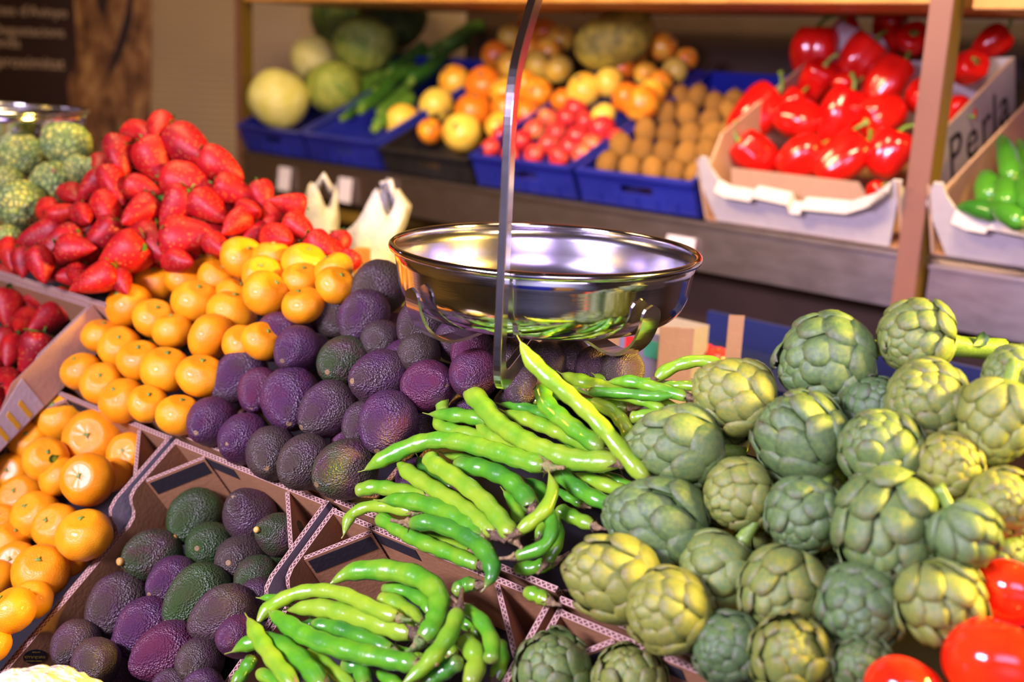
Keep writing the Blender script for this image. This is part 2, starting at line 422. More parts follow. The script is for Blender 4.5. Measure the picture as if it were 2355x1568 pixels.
def proto_arti(seed, style):
    """style: 0 tight bud, 1 open with long lower bracts, 2 pointed bud"""
    random.seed(seed); vs = []; fs = []; tip = []; pale = []
    L = {0: 1.0, 1: 1.12, 2: 1.2}[style]
    def core(u):                       # u 0 (stalk) .. 1 (bud tip)
        a = math.pi*(.10+.90*u); z = -math.cos(a); r = math.sin(a)*(1-.10*z if style < 2 else 1-.22*z)
        return r, z*L
    n = 46 if style != 1 else 38
    for k in range(n):
        u = .02+.93*(k/(n-1))**.92; a0 = k*2.39996+random.uniform(-.12, .12)
        size = (1-.58*u)*random.uniform(.9, 1.12); ln = (.46 if style != 1 else .56)*(1.1-.5*u); wd = .60*size
        open_ = random.uniform(.02, .13)+(.20 if style == 1 and u < .5 else 0)+(.14 if random.random() < .15 else 0)
        curl = random.uniform(-.02, .05)
        b = len(vs); NI, NJ = 7, 5
        for i in range(NI):
            t = i/(NI-1); uu = min(.995, u+ln*t*.72); r, z = core(uu)
            r2, z2 = core(min(.999, uu+.01)); tx, tz = r2-r, z2-z; tl = math.hypot(tx, tz) or 1; nx, nz = tz/tl, -tx/tl
            off = .0+.115*math.sin(math.pi*min(1, t*.75+.05))+open_*t**1.6-.06*max(0, t-.82)/.18+curl*t
            w = wd*(math.sin(math.pi*(.30+.62*t))**.75)*(1 if t < .8 else 1-.35*((t-.8)/.2)**2)
            for j in range(NJ):
                e = (j-(NJ-1)/2)/((NJ-1)/2)
                an = a0+e*w/max(.30, r+.12); rr = max(.02, r)+nx*(off-.05*e*e); zz = z+nz*(off-.05*e*e)
                notch = .03*(1-abs(e)) if i == NI-1 else 0
                vs.append(V((rr*math.cos(an), rr*math.sin(an), zz-notch+(-.05*e*e if i == NI-1 else 0))))
                tip.append(max(0, (t-.62)/.38)**1.2*(.35+.75*u) + .14*random.random()); pale.append(max(0, .8-t)*(1-u*.5))
        m_ = NI*NJ                                # inner face of the bract, a little nearer the axis
        for v, tp, pa_ in list(zip(vs[b:b+m_], tip[b:b+m_], pale[b:b+m_])):
            k_ = max(.0, 1-.035/max(.04, math.hypot(v.x, v.y))); vs.append(V((v.x*k_, v.y*k_, v.z-.012))); tip.append(tp); pale.append(pa_)
        for i in range(NI-1):
            for j in range(NJ-1): q = b+i*NJ+j; fs.append((q, q+1, q+NJ+1, q+NJ)); fs.append((q+m_+NJ, q+m_+NJ+1, q+m_+1, q+m_))
        rim = [i*NJ for i in range(NI)]+[(NI-1)*NJ+j for j in range(1, NJ)]+[i*NJ+NJ-1 for i in range(NI-2, -1, -1)]+[j for j in range(NJ-2, 0, -1)]
        for a_, c_ in zip(rim, rim[1:]+rim[:1]): fs.append((b+a_, b+c_, b+m_+c_, b+m_+a_))
    me = mesh('artichoke leaf bracts', vs, fs, M_ARTI, True, {'tip': tip, 'pale': pale})
    cv, cf = lathe([core(i/20) if i else (0, -L*.95) for i in range(21)], 24)
    return me, mesh('artichoke heart', [v*.99 for v in cv], cf, M_ARTI, True, {'tip': [.6 if v.z > .7 else 0 for v in cv], 'pale': [0]*len(cv)}), L
ARTI = [proto_arti(11, 0), proto_arti(12, 0), proto_arti(13, 1), proto_arti(14, 2), proto_arti(15, 1), proto_arti(16, 2)]
ASTEM = mesh('artichoke stem', *tube([V((0, 0, -.8)), V((.02, 0, -1.1)), V((.05, .02, -1.5)), V((.06, .05, -1.75))], [.25, .2, .19, .21], 10), M_GREENSTEM)
def proto_pepper(seed):
    random.seed(seed); L = 1.12+.25*random.random(); lobes = random.choice((3, 4)); ph = random.random()*6
    def f(a):
        z = -math.cos(a); s = math.sin(a)
        r = (s**.62 if s > 0 else 0)*(1+.14*z)
        zz = z*L-(.26*max(0, (z-.75)/.25)**1.5 if z > .75 else 0)
        return (r, zz)
    def fn(p, a): k = 1-.085*(1-abs(math.cos((a*lobes+ph)/2)))**1.3*1.6; return V((p.x*k, p.y*k, p.z))
    vs, fs = lathe(ovoid(f, 30), 40, fn)
    return mesh('red pepper', displaced(vs, .10, .9, seed), fs, M_PEP), L
PEPPER = [proto_pepper(s) for s in range(5)]
def proto_pstem(seed):
    random.seed(seed); b = random.uniform(.2, .5)
    pts = spline([V((0, 0, -.08)), V((0, 0, .12)), V((b*.3, 0, .4)), V((b, 0, .62)), V((b+.16, 0, .70))], 12)
    return mesh('pepper stem', *tube(pts, [.30, .2, .13, .10, .09, .085, .085, .085, .09, .10, .115, .12], 10), M_GREENSTEM)
PSTEM = [proto_pstem(s) for s in range(3)]
def proto_round(name, m, seed, sq=.95, dimple=.08, amp=.05):
    random.seed(seed)
    def f(a):
        z = -math.cos(a); return (math.sin(a), z*sq-dimple*max(0, (z-.8)/.2)**1.5)
    vs, fs = lathe(ovoid(f, 24), 28)
    return mesh(name, displaced(vs, amp, 1.0, seed), fs, m), sq-dimple
YEL = [proto_round('yellow fruit', M_YEL, s) for s in range(3)]
REDF = [proto_round('red fruit', M_REDF, s, .9) for s in range(3)]
KIWI = [proto_round('kiwi', M_KIWI, s, 1.22, 0, .04) for s in range(3)]
TOM = [proto_round('tomato', M_TOM, s, .84, .1, .05) for s in range(2)]
CROWN = mesh('fruit crown', *lathe([(0, -.05), (.12, -.02), (.17, .06), (.15, .07), (.08, .0), (0, -.02)], 10, lambda p, a: p*(1+.2*math.cos(5*a)) if p.z > .03 else p), M_STEM)
def proto_cabbage(seed, m):
    random.seed(seed); vs, fs = lathe(ovoid(lambda a: (math.sin(a), -math.cos(a)*.94), 20), 28)
    vs = displaced(vs, .06, 1.2, seed); leaves = []
    for k in range(7):
        a0 = k*2*math.pi/7+random.uniform(-.3, .3); lv = []; lf = []; top = random.uniform(.55, .95); opn = random.uniform(.02, .14)
        for i in range(9):
            t = i/8; ph = -1.2+t*(1.2+top*1.1)
            w = .75*math.sin(math.pi*(.18+.78*t))**.6
            for j in range(7):
                e = (j-3)/3; an = a0+e*w; R = 1.03+opn*t*t+.03*noise.noise(V((e*4, t*4, k+seed)))+.03*t*abs(e)
                lv.append(V((R*math.cos(ph)*math.cos(an), R*math.cos(ph)*math.sin(an), R*math.sin(ph)*.96)))
        for i in range(8):
            for j in range(6): q = i*7+j; lf.append((q, q+1, q+8, q+7))
        me = mesh('outer leaf', lv, lf, m); leaves.append(me)
    return mesh('cabbage head', vs, fs, m), leaves

# ------------------------------------------------------------------ placing fruit heaps
def relax(items, it=80, tol=1.0, maxd=.045):
    """shift fruits nearer or farther until they stop running into each other"""
    for q in items: q['t0'] = q['t']
    for _ in range(it):
        for i, a in enumerate(items):
            for b in items[i+1:]:
                d = math.hypot(a['x']-b['x'], a['y']-b['y'])
                if d > a['r']+b['r']: continue
                ra, rb = a['r']*a['t']/F, b['r']*b['t']/F; lat = d*(a['t']+b['t'])/2/F
                need = ((ra+rb)*tol)**2-lat*lat
                if need <= 0: continue
                need = math.sqrt(need); g = b['t']-a['t']
                if abs(g) < need:
                    s = 1 if g >= 0 else -1; m_ = (need-abs(g))/2*.5
                    a['t'] = max(a['t0']-maxd, min(a['t0']+maxd, a['t']-s*m_)); b['t'] = max(b['t0']-maxd, min(b['t0']+maxd, b['t']+s*m_))
ORD = ['first', 'second', 'third', 'fourth', 'fifth', 'sixth', 'seventh', 'eighth', 'ninth', 'tenth', 'eleventh', 'twelfth', 'thirteenth', 'fourteenth']
def gather(rows, plane, lift, zx=0, zy=0, zs=1.0, minr=0):
    """rows: [(row name, [(cx, cy, rx, ry, off, text)])] in picture coordinates -> flat list"""
    out = []
    for rn, its in rows:
        for i, it in enumerate(its):
            cx, cy, rx, ry = it[0]*zs+zx, it[1]*zs+zy, it[2]*zs, it[3]*zs
            off = None; txt = None; ex = None
            for e in it[4:]:
                if isinstance(e, tuple): off = ((e[0]-it[0])/min(it[2], it[3]), (e[1]-it[1])/min(it[2], it[3]))
                elif e in ('stub', 'sticker'): ex = e
                elif isinstance(e, str): txt = e
                else: ex = e
            dt = 0
            if rx*.5+ry*.5 < minr:            # partly hidden fruit: as big as the rest, lying deeper
                dt = .016+.02*(1-(rx+ry)/2/minr); rx = ry = minr; off = None if off is None else (off[0]*.8, off[1]*.8)
            out.append(dict(x=cx, y=cy, r=min(rx, ry)*.5+max(rx, ry)*.5, rmin=min(rx, ry), off=off, txt=txt, ex=ex, t=plane.t(cx, cy, lift)+dt, row=rn, i=i, n=len(its)))
    return out
def put(name, me, q, axis, rad, roll=0.0):
    mw = Matrix.Translation(P(q['x'], q['y'], q['t'])) @ frame_from_z(axis, roll) @ Matrix.Scale(rad, 4)
    return obj(name, me, None, mw)
def child(name, me, o, z, s=1.0, rz=0.0):
    return obj(name, me, o, Matrix.Translation((0, 0, z)) @ Matrix.Rotation(rz, 4, 'Z') @ Matrix.Scale(s, 4))
def heap_label(q, kind, side, where):
    return f"{q['txt'] or kind}, {ORD[q['i']]} from {side}, {q['row']} of {where}"

# ------------------------------------------------------------------ cardboard crates of the display
def inplane(a, n):
    h = az(a); h.z = -(h.x*n.x+h.y*n.y)/n.z; return h.normalized()
M_GAPSHADE = m_fruit('black liner and gap shade', [(.3, (.008, .007, .009)), (.7, (.018, .016, .02))], 12, .6, None, .1)  # liner under the beans; elsewhere black puts gap shade into the crate
KK = [M_KRAFT, M_EDGE]
TABP = [(0, 0), (.082, 0), (.092, -.004), (.097, -.012), (.099, -.020), (.105, -.027), (.116, -.030)]
TABL = [(0, 0), (.104, 0), (.117, -.004), (.124, -.014), (.125, -.026), (.128, -.034), (.138, -.038)]
def front_crate(label, tl, tr, raised=0, L=.36, H=.105, w=None, outer=None, left_tab=True, band=True, posts=True):
    pl = Plane(BASE.p+NB*raised, NB); A = pl.at(*tl)
    W = w if w else (pl.at(*tr)-A).length
    if tl is not None and w and tr: A = pl.at(*tr)-U*w
    root = empty('cardboard_crate', mw=basis(A, U, -VB, NB)); tag(root, label, 'crate', 'cardboard crates of the sloping display')
    th = .006
    slab('back_panel', [(0, -H), (W, -H), (W, .0), (0, .0)], th, KK, root, Matrix.Translation((0, .001, 0)))
    def side(prof): return [(0, -H)]+prof+[(L, prof[-1][1]), (L, -H)]
    slab('side_panel', side(TABP), th, KK, root, Matrix.Identity(4), 'yz')
    slab('side_panel', side(TABL), th, [outer or M_KRAFT, M_EDGE], root, Matrix.Translation((W-th, 0, 0)), 'yz')
    slab('front_panel', [(0, -H), (W, -H), (W, -.038), (0, -.038)], th, KK, root, Matrix.Translation((0, L, 0)))
    slab('bottom_panel', [(0, 0), (W, 0), (W, L), (0, L)], .004, [M_GAPSHADE, M_EDGE], root, Matrix.Translation((0, 0, -H)), 'xy')
    q = math.sqrt(.5)
    if posts:
      for k, (o, ex, eyy) in enumerate(((V((th, .064, -.002)), V((q, -q, 0)), V((q, q, 0))), (V((W-.064, th, -.002)), V((q, q, 0)), V((-q, q, 0))))):
        cp = slab('corner_post', [(0, -H+.006), (.082, -H+.006), (.082, 0), (0, 0)], .005, KK, root, basis(o, ex, eyy, V((0, 0, 1))))
        if band: box('dark_band', (.003, .0051, -.024), (.079, .0056, -.0035), M_BLACKCARD, cp)['label'] = 'black band'
    if band: box('dark_band', (.064, th+.0012, -.022), (W*.42, th+.0018, -.004), M_BLACKCARD, root)['label'] = 'black band'  # thin black bands near the top of corner posts and back panel
    shear(root); return root, W
SKEW = -inplane(31, NB); SKEW = SKEW.dot(U)/SKEW.dot(-VB)
def shear(o, m=None):
    """the crates stand a little out of square: lean every panel along the row"""
    m = m or Matrix.Identity(4)
    for c in o.children:
        mm = m @ c.matrix_basis; iv = mm.inverted()
        if c.type == 'MESH':
            for v in c.data.vertices: q = mm @ v.co; q.x += SKEW*q.y; v.co = iv @ q
        shear(c, mm)
def rear_crate(label, tl, tr, raised=0, L=.25, H=.13, w=None, top=.004, front=None, pull=0):
    pl = Plane(BASE.p+NB*raised, NB); A = pl.at(*tl); W = (pl.at(*tr)-A).length
    if w: A = pl.at(*tr)-U*w; W = w
    root = empty('cardboard_crate', mw=basis(A, U, VP_, NP)); tag(root, label, 'crate', 'cardboard crates of the sloping display')
    th = .0062
    slab('front_panel', [(0, -H), (W, -H), (W, top), (0, top)], th, [front or M_KRAFT, M_EDGE], root, Matrix.Translation((0, .002+pull, 0)))
    for x in (0, W-th): slab('side_panel', [(.01, -H), (.01, -.01), (.04, -.06), (L, -.09), (L, -H)], th, [M_GAPSHADE, M_EDGE], root, Matrix.Translation((x, 0, 0)), 'yz')
    slab('back_panel', [(0, -H), (W, -H), (W, -.09), (0, -.09)], th, [M_GAPSHADE, M_GAPSHADE], root, Matrix.Translation((0, L, 0)))
    slab('bottom_panel', [(0, .01), (W, .01), (W, L), (0, L)], .004, [M_GAPSHADE, M_GAPSHADE], root, Matrix.Translation((0, 0, -H)), 'xy')
    return root, W
front_crate('front cardboard crate of clementines, beside the raised strawberry crate', (104, 884), (396, 1003), outer=M_KRAFTG)
cr_avo, W_avo = front_crate('front cardboard crate of avocados with an oval black stamp inside', (405, 1008), (752, 1158), outer=M_KRAFTG)
front_crate('front cardboard crate of curled bean pods at the bottom', (766, 1166), (1266, 1388), outer=M_KRAFT)
cr_art, W_art = front_crate('front cardboard crate corner holding two artichokes, beside the beans', (1284, 1396), None, w=.32)
rear_crate('rear cardboard crate under the clementine heap', (132, 876), (398, 1000))
rear_crate('rear cardboard crate under the big avocado heap', (406, 1004), (755, 1153))
rear_crate('rear cardboard crate under the heap of bean pods', (770, 1162), (1268, 1384))
BA = BASE.at(1284, 1393); q_ = proj(BA+U*.5)
rear_crate('rear cardboard crate under the artichoke heap', (1284, 1392), q_[:2])
RS = .062
rear_crate('raised cardboard crate under the tall strawberry heap', (0, 600), (243, 712), RS, w=.5, front=M_TAN_CARD, L=.2, H=.06)
cs, ws = front_crate('raised cardboard crate of strawberries with yellow stripes on its side', (0, 600), (212, 700), RS, w=.34, outer=M_KRAFTW, band=False, posts=False, H=.06)
n0 = set(cs.children)
sp = slab('card_sleeve', [(0, -.06), (0, 0), (.16, -.0), (.20, -.02), (.34, -.036), (.34, -.06)], .0016, [M_TAN_CARD, M_EDGE], cs, Matrix.Translation((ws, 0, 0)), 'yz')
sl = slab('white_label', [(.145, -.058), (.145, -.004), (.20, -.02), (.30, -.032), (.30, -.058)], .0008, [M_KRAFTW, M_KRAFTW], cs, Matrix.Translation((ws+.0017, 0, 0)), 'yz'); sl['label'] = 'white printed strip'
M_STRIPE = mat('yellow ink', (.70, .42, .02), .7)
for k in range(4): slab('yellow_stripe', [(.165+k*.022, -.054), (.165+k*.022, -.025), (.172+k*.022, -.028), (.172+k*.022, -.056)], .0005, [M_STRIPE, M_STRIPE], cs, Matrix.Translation((ws+.0026, 0, 0)), 'yz')['label'] = 'yellow printed stripe'
for c in set(cs.children)-n0:
    for v in c.data.vertices: v.co.x += SKEW*v.co.y
# oval stamp printed on the inner side of the avocado crate (upside down to the viewer)
_x, _y, _n = V((SKEW, 1, 0)).normalized(), V((0, 0, -1)), V((1, -SKEW, 0)).normalized()
stm = basis(V((.0064+SKEW*.292, .292, -.0465)), _x*.545-_y*.84, _y*.545+_x*.84, _n)
st = mesh('stamp', [V((.0152*math.cos(a*math.pi/20), .0080*math.sin(a*math.pi/20), z)) for z in (0, .0004) for a in range(40)],
          [tuple(range(40, 80))]+[(i, (i+1) % 40, 40+(i+1) % 40, 40+i) for i in range(40)], M_BLACKCARD, False)
st = obj('oval_stamp', st, cr_avo, stm); st['label'] = 'black oval printed stamp'
for k, (b, s_, y) in enumerate((('FRUTAS Y VERDURAS', .0022, .0049), ('GARCÍA PLAZA', .0040, .0004), ('C.I.F. 830188', .0019, -.0050))):
    text('lettering', b, s_, M_GOLDL, st, Matrix.Translation((0, y, .0006)), .0001)

# unseen stall counter, added for its reflection in the weighing pan
oc = empty('added_counter', (-.1, -2.4, 0)); tag(oc, 'unseen blue-fronted counter, added for its reflection in the weighing pan', 'counter')
box('front_panel', (-1.1, -.25, 0), (.35, .25, .95), M_BLUE, oc); box('added_worktop', (-1.15, -.3, .95), (1.5, .3, 1.0), M_FASC, oc); box('side_panel', (.55, -.25, 0), (1.4, .25, .95), M_WOOD, oc)  # panels and top of the added, unseen counter
# ------------------------------------------------------------------ sloping display under the crates
dm = basis(BASE.at(760, 1158), U, -VB, NB); pm = basis(BASE.at(760, 1158), U, VP_, NP)
stand = empty('display_stand'); tag(stand, 'dark sloping display stand under the cardboard crates of produce', 'display stand')
box('front_board', (-.95, 0, -.175), (1.1, .50, -.152), M_BLACKB, stand, dm)
box('rear_board', (-.95, .02, -.175), (1.1, .27, -.152), M_BLACKB, stand, pm)
for x in (-.9, 1.02):
    for mm, y in ((dm, .44), (pm, .24)):
        w = mm @ V((x, y, -.17)); box('leg', (w.x-.025, w.y-.025, 0), (w.x+.025, w.y+.025, w.z), M_BLACKB, stand)

# ------------------------------------------------------------------ clementines
SB = 'strawberry side'
def tangerines(rows, plane, lift, where, side, kind, group, zx=0, zy=0, zs=1, seed=1):
    items = gather(rows, plane, lift, zx, zy, zs, 43); relax(items)
    random.seed(seed)
    for k, q in enumerate(items):
        if q['ex'] == 'sticker': q['t'] -= .036
        me, top = TANG[k % 4]; rad = q['r']*q['t']/F*1.09
        ax = pole_dir(q['x'], q['y'], q['off']) if q['off'] else (V((0, 0, 1))+V((random.uniform(-.7, .7), random.uniform(-.9, .1), 0))).normalized()
        o = put('clementine', me, q, ax, rad, random.random()*6)
        tag(o, heap_label(q, kind, side, where), 'fruit', group)
        child('stem_button', TBUT, o, top, 1, random.random()*6)
        if q['ex'] == 'sticker': pass
        q['o'] = o
    return items
Z6 = (0, 600, .34); Z5 = (0, 250, .34); Z7 = (0, 1035, .34)
def z5to6(r): return tuple((a[0], a[1]-1029.4)+a[2:] for a in r)
rows_t = [
 ('lowest row', [(550, 745, 132, 122), (690, 830, 150, 125), (825, 945, 148, 142), (1000, 965, 132, 115, (1010, 870)), (1210, 1040, 155, 127, (1235, 925))]),
 ('second row', [(690, 510, 112, 132), (810, 580, 135, 132), (945, 670, 132, 152, (930, 570)), (1120, 735, 150, 162, (1135, 600)), (1360, 775, 150, 160, (1375, 645))]),
 ('third row', [(870, 300, 145, 148, (790, 215)), (1045, 385, 135, 132, (1070, 290)), (1165, 470, 115, 108), (1425, 515, 185, 128, (1570, 610), 'broad flattened orange clementine'), (1770, 540, 100, 150)]),
 ('fourth row', [(1055, 140, 145, 128), (1320, 270, 160, 130, (1350, 165)), (1565, 340, 178, 135), (1640, 560, 95, 100, 'deep shaded red-orange clementine')]),
 ('fifth row', [(1250, 120, 80, 80), (1475, 122, 142, 118), (1590, 240, 120, 100), (1800, 220, 152, 145, (1890, 130)), (2050, 300, 130, 140, 'deep orange clementine')]),
 ('top row', [(1365, 30, 105, 100), (1640, -22, 148, 138, (1700, -110)), (1845, -15, 75, 90), (1775, 92, 150, 110), (2060, 22, 148, 145, (2100, -100)), (2260, 60, 65, 80), (2270, 165, 108, 80), (2040, 130, 60, 90, 'half hidden orange clementine')]),
]
tangerines(rows_t, PILE, .024, 'rear heap', SB, 'glossy orange clementine', 'clementines of the rear heap', *Z6, seed=3)
rows_f = [
 ('top row', [(405, 1060, 172, 152, (350, 970)), (630, 1205, 205, 172, (585, 1175), 'largest orange clementine'), (870, 1310, 142, 135, (825, 1280))]),
 ('second row', [(190, 1215, 105, 140, (170, 1150)), (310, 1340, 140, 142, (325, 1275), 'orange clementine with a green sticker', 'sticker'), (395, 1455, 145, 115, (320, 1395)), (590, 1480, 172, 160, (530, 1455)), (745, 1450, 85, 120)]),
 ('third row', [(80, 1430, 112, 135, (35, 1410)), (140, 1600, 140, 155, (85, 1545)), (240, 1720, 150, 160, (165, 1655)), (380, 1800, 155, 150, (300, 1745)), (570, 1850, 180, 165, (540, 1720))]),
 ('fourth row', [(15, 1770, 80, 90), (60, 1900, 92, 92), (110, 2030, 122, 130, (50, 2010)), (275, 2100, 180, 170, (260, 2000)), (460, 2010, 70, 100, 'shaded orange clementine')]),
 ('bottom row', [(-40, 2150, 130, 120), (80, 2360, 135, 180), (215, 2290, 60, 60, 'shaded orange clementine'), (-75, 2590, 140, 130)]),
]
fr = tangerines(rows_f, BASE, -.022, 'front crate', SB, 'glossy orange clementine', 'clementines in the front crate', *Z6, seed=4)
M_STK = mat('green sticker', (.20, .26, .01), .35); M_STKD = mat('dark green sticker print', (.01, .035, .008), .35)
for q in fr:
    if q['ex'] == 'sticker':
        o = q['o']; mi = o.matrix_basis.inverted()
        d = (mi.to_3x3() @ pole_dir(q['x'], q['y'], (.62, -.04))).normalized()
        up = (mi.to_3x3() @ RT).normalized(); side = d.cross(up).normalized(); up = side.cross(d)
        for nm, m, poly, h in (('sticker', M_STK, [(-.42, -.14), (-.30, -.27), (-.12, -.2), (.02, -.12), (.38, -.16), (.52, .02), (.48, .14), (.2, .17), (-.05, .16), (-.24, .2), (-.40, .06)], 1.045),
                               ('sticker_print', M_STKD, [(-.36, -.10), (-.26, -.22), (-.20, -.16), (-.28, -.06), (-.24, .10), (.0, .06), (.40, .04), (.42, .09), (.0, .11), (-.27, .15), (-.35, .04)], 1.052)):
            vs = [(d+up*a+side*b).normalized()*h*(1-.13*abs(d.z)) for a, b in poly]
            obj(nm, mesh(nm, vs, [tuple(range(len(vs)))], m, False), o)

# ------------------------------------------------------------------ avocados
def avocados(rows, plane, lift, where, side, kind, group, zx=0, zy=0, zs=1, seed=1):
    items = gather(rows, plane, lift, zx, zy, zs, 46); relax(items)
    random.seed(seed)
    for k, q in enumerate(items):
        me, L = (AVOG if 'green' in (q['txt'] or kind) else AVO)[k % 5]; rad = (q['rmin']*.75+q['r']*.25)*q['t']/F*1.09
        off = q['off'] or (random.uniform(-.5, .2), random.uniform(.1, .6))
        o = put('avocado', me, q, pole_dir(q['x'], q['y'], off), rad, random.random()*6)
        tag(o, heap_label(q, kind, side, where), 'fruit', group)
        zt = L+.04 if False else L
        if q['ex'] == 'stub': child('stem_stub', ASTUB, o, zt, 1.05, 0)['label'] = 'pale yellow stem stub'
        elif q['off']: child('stem_scar', ASCAR, o, zt-.02, 1, random.random()*6)
rows_a = [
 ('lowest row', [(-50, 1212, 158, 150, (-110, 1255)), (170, 1330, 165, 162, (95, 1350)), (368, 1430, 163, 170, (345, 1490)), (590, 1490, 188, 172), (857, 1535, 195, 190, (730, 1600), 'large purple and green avocado')]),
 ('second row', [(140, 905, 155, 170, (25, 1000)), (288, 1010, 135, 178, (250, 1080)), (500, 1070, 185, 200, (490, 1170)), (738, 1130, 182, 172, (620, 1210), 'shiny magenta-purple avocado'), (1150, 1220, 190, 185, (1100, 1350)), (985, 1230, 75, 140, 'dark avocado in a shaded gap')]),
 ('third row', [(390, 645, 160, 150, (262, 720)), (530, 722, 145, 142, (470, 770)), (640, 762, 115, 103, (600, 800), 'small narrow purple avocado'), (850, 802, 170, 160, (775, 850), 'greenish avocado'), (1090, 912, 176, 178, (970, 925)), (1440, 962, 165, 165, (1525, 955))]),
 ('fourth row', [(620, 575, 50, 60), (800, 480, 150, 175), (982, 495, 172, 150, (890, 605), 'reddish purple avocado'), (1250, 800, 130, 110), (1360, 755, 115, 80), (1730, 890, 200, 152, 'glossy blue-black avocado'), (1180, 620, 70, 90), (1110, 660, 75, 75)]),
 ('top row', [(1080, 315, 168, 178, 'large brown-tinged avocado'), (1370, 555, 165, 155), (1610, 660, 110, 80, 'rough brown avocado'), (1720, 740, 110, 75), (1880, 650, 80, 90), (2080, 990, 112, 88), (1950, 790, 110, 110), (2230, 830, 140, 130)]),
]
avocados(rows_a, PILE, .024, 'rear heap', 'clementine side', 'purple avocado', 'avocados of the rear heap', 500, 560, .34, seed=5)
rows_a2 = [
 ('row behind the bean tips', [(1190, 1195, 105, 100), (905, 1335, 60, 100), (1420, 1215, 110, 80), (1700, 1180, 90, 80), (1350, 1600, 90, 90)]),
 ('row beyond the weighing pan', [(2395, 790, 142, 118, 'round brown avocado'), (2570, 840, 60, 60), (2740, 875, 152, 110, 'round brown avocado'), (2000, 1120, 110, 90)]),
]
avocados(rows_a2, PILE, .008, 'rear heap', 'clementine side', 'dark avocado', 'avocados of the rear heap', 500, 560, .34, seed=6)
rows_b = [
 ('top row', [(1310, 460, 165, 170, (1235, 535), 'green avocado with a stem stub', 'stub'), (1675, 428, 162, 162, (1600, 348)), (1880, 568, 135, 150, (1795, 550), 'green avocado with a stem stub', 'stub')]),
 ('second row', [(1022, 718, 185, 165, (905, 738), 'green avocado with a stem stub', 'stub'), (1418, 655, 160, 155, (1360, 662), 'green avocado'), (1628, 755, 168, 165, (1573, 760), 'rough brownish avocado'), (1938, 628, 98, 95, (1872, 590), 'small green avocado'), (1725, 870, 115, 135, (1665, 905), 'green avocado')]),
 ('third row', [(790, 1065, 185, 220, (700, 1180)), (1162, 890, 150, 152, (1068, 945)), (1325, 1000, 190, 185, (1205, 1098), 'long green avocado'), (1505, 1120, 212, 178, (1318, 1198), 'reddish purple avocado'), (1735, 1020, 80, 110)]),
 ('fourth row', [(502, 1320, 145, 150), (650, 1440, 165, 150), (965, 1245, 185, 215, (855, 1382)), (1120, 1378, 190, 192, (965, 1440)), (1600, 1265, 130, 150)]),
 ('bottom row', [(560, 1580, 130, 100), (820, 1540, 150, 90), (1340, 1440, 145, 150), (1150, 1640, 150, 100), (1370, 1640, 150, 100)]),
]
avocados(rows_b, BASE, -.036, 'front crate', 'clementine side', 'purple avocado', 'avocados in the front crate', *Z7, seed=8)

# ------------------------------------------------------------------ strawberries
def strawberries(rows, plane, lift, where, side, kind, group, zx=0, zy=0, zs=1, seed=1, tol=.98):
    items = gather(rows, plane, lift, zx, zy, zs, 27); relax(items, tol=tol)
    random.seed(seed)
    for k, q in enumerate(items):
        me, L = STRAW[k % 6]; rad = (q['rmin']*.6+q['r']*.4)*q['t']/F*1.2
        if q['off']: a = pole_dir(q['x'], q['y'], q['off'])
        else:
            an = random.choice((random.uniform(-.3, 3.4), random.uniform(.6, 2.6))); m_ = random.choice((.45, .75, .9, .95))
            a = pole_dir(q['x'], q['y'], (m_*math.cos(an), m_*math.sin(an)))
        o = put('strawberry', me, q, -a, rad, random.random()*6)
        tag(o, heap_label(q, kind, side, where), 'fruit', group)
        child('calyx', CALYX[k % 3], o, L*.93, 1.05, random.random()*6)
SK = 'red strawberry'
rows_s = [
 ('lowest row', [(70, 1000, 72, 82), (155, 1050, 52, 66), (280, 1060, 76, 92), (365, 1105, 66, 76), (462, 1130, 62, 76), (540, 1145, 70, 76), (632, 1160, 102, 102, (540, 1200), 'large red strawberry'), (830, 1185, 85, 48), (1215, 1030, 75, 56)]),
 ('second row', [(275, 868, 125, 112, (170, 900)), (412, 915, 115, 112, (320, 960)), (530, 940, 90, 112), (680, 905, 115, 132, (580, 1010)), (815, 1010, 158, 135, (700, 1080), 'very large pinkish strawberry'), (1035, 920, 122, 130, 'fan-shaped orange-red strawberry'), (1480, 935, 66, 76), (1560, 885, 66, 50)]),
 ('third row', [(342, 712, 55, 48), (450, 705, 84, 75), (570, 732, 82, 84), (726, 700, 102, 95, (745, 770)), (935, 705, 128, 102, (870, 745)), (1190, 690, 135, 112, (1120, 790), 'wedge-shaped red strawberry'), (1310, 857, 168, 132, (1450, 850), 'broad red strawberry'), (1590, 782, 84, 78), (1722, 857, 78, 78), (1890, 885, 95, 108), (2040, 815, 84, 108)]),
 ('fourth row', [(492, 582, 64, 58), (602, 556, 94, 88, (540, 620)), (780, 530, 108, 94), (980, 545, 128, 84, (1070, 565)), (1288, 505, 178, 100, (1450, 545), 'long tapering red strawberry'), (1430, 682, 118, 108, (1510, 740)), (1700, 690, 98, 78), (1838, 745, 84, 56), (2180, 930, 76, 84), (2288, 935, 55, 50), (2262, 1000, 64, 48), (2325, 1060, 55, 72), (2080, 1010, 50, 60)]),
 ('fifth row', [(682, 398, 66, 84), (815, 342, 104, 108, (830, 430)), (1045, 367, 122, 132, (1095, 475), 'broad heart-shaped strawberry'), (1500, 392, 118, 98, (1600, 450)), (1592, 560, 132, 98, (1700, 600)), (1780, 592, 74, 84), (1932, 640, 98, 78)]),
 ('top row', [(948, 165, 84, 104), (1075, 140, 94, 104), (1288, 268, 120, 140, (1370, 330), 'large orange-lit strawberry')]),
]
_v = slope(12, 46); PSTR = Plane(PILE.at(120, 660, RS+.012), (-az(-78)).cross(_v))
strawberries(rows_s, PSTR, .015, 'tall heap', 'custard apple side', SK, 'strawberries of the tall heap', *Z5, seed=9)
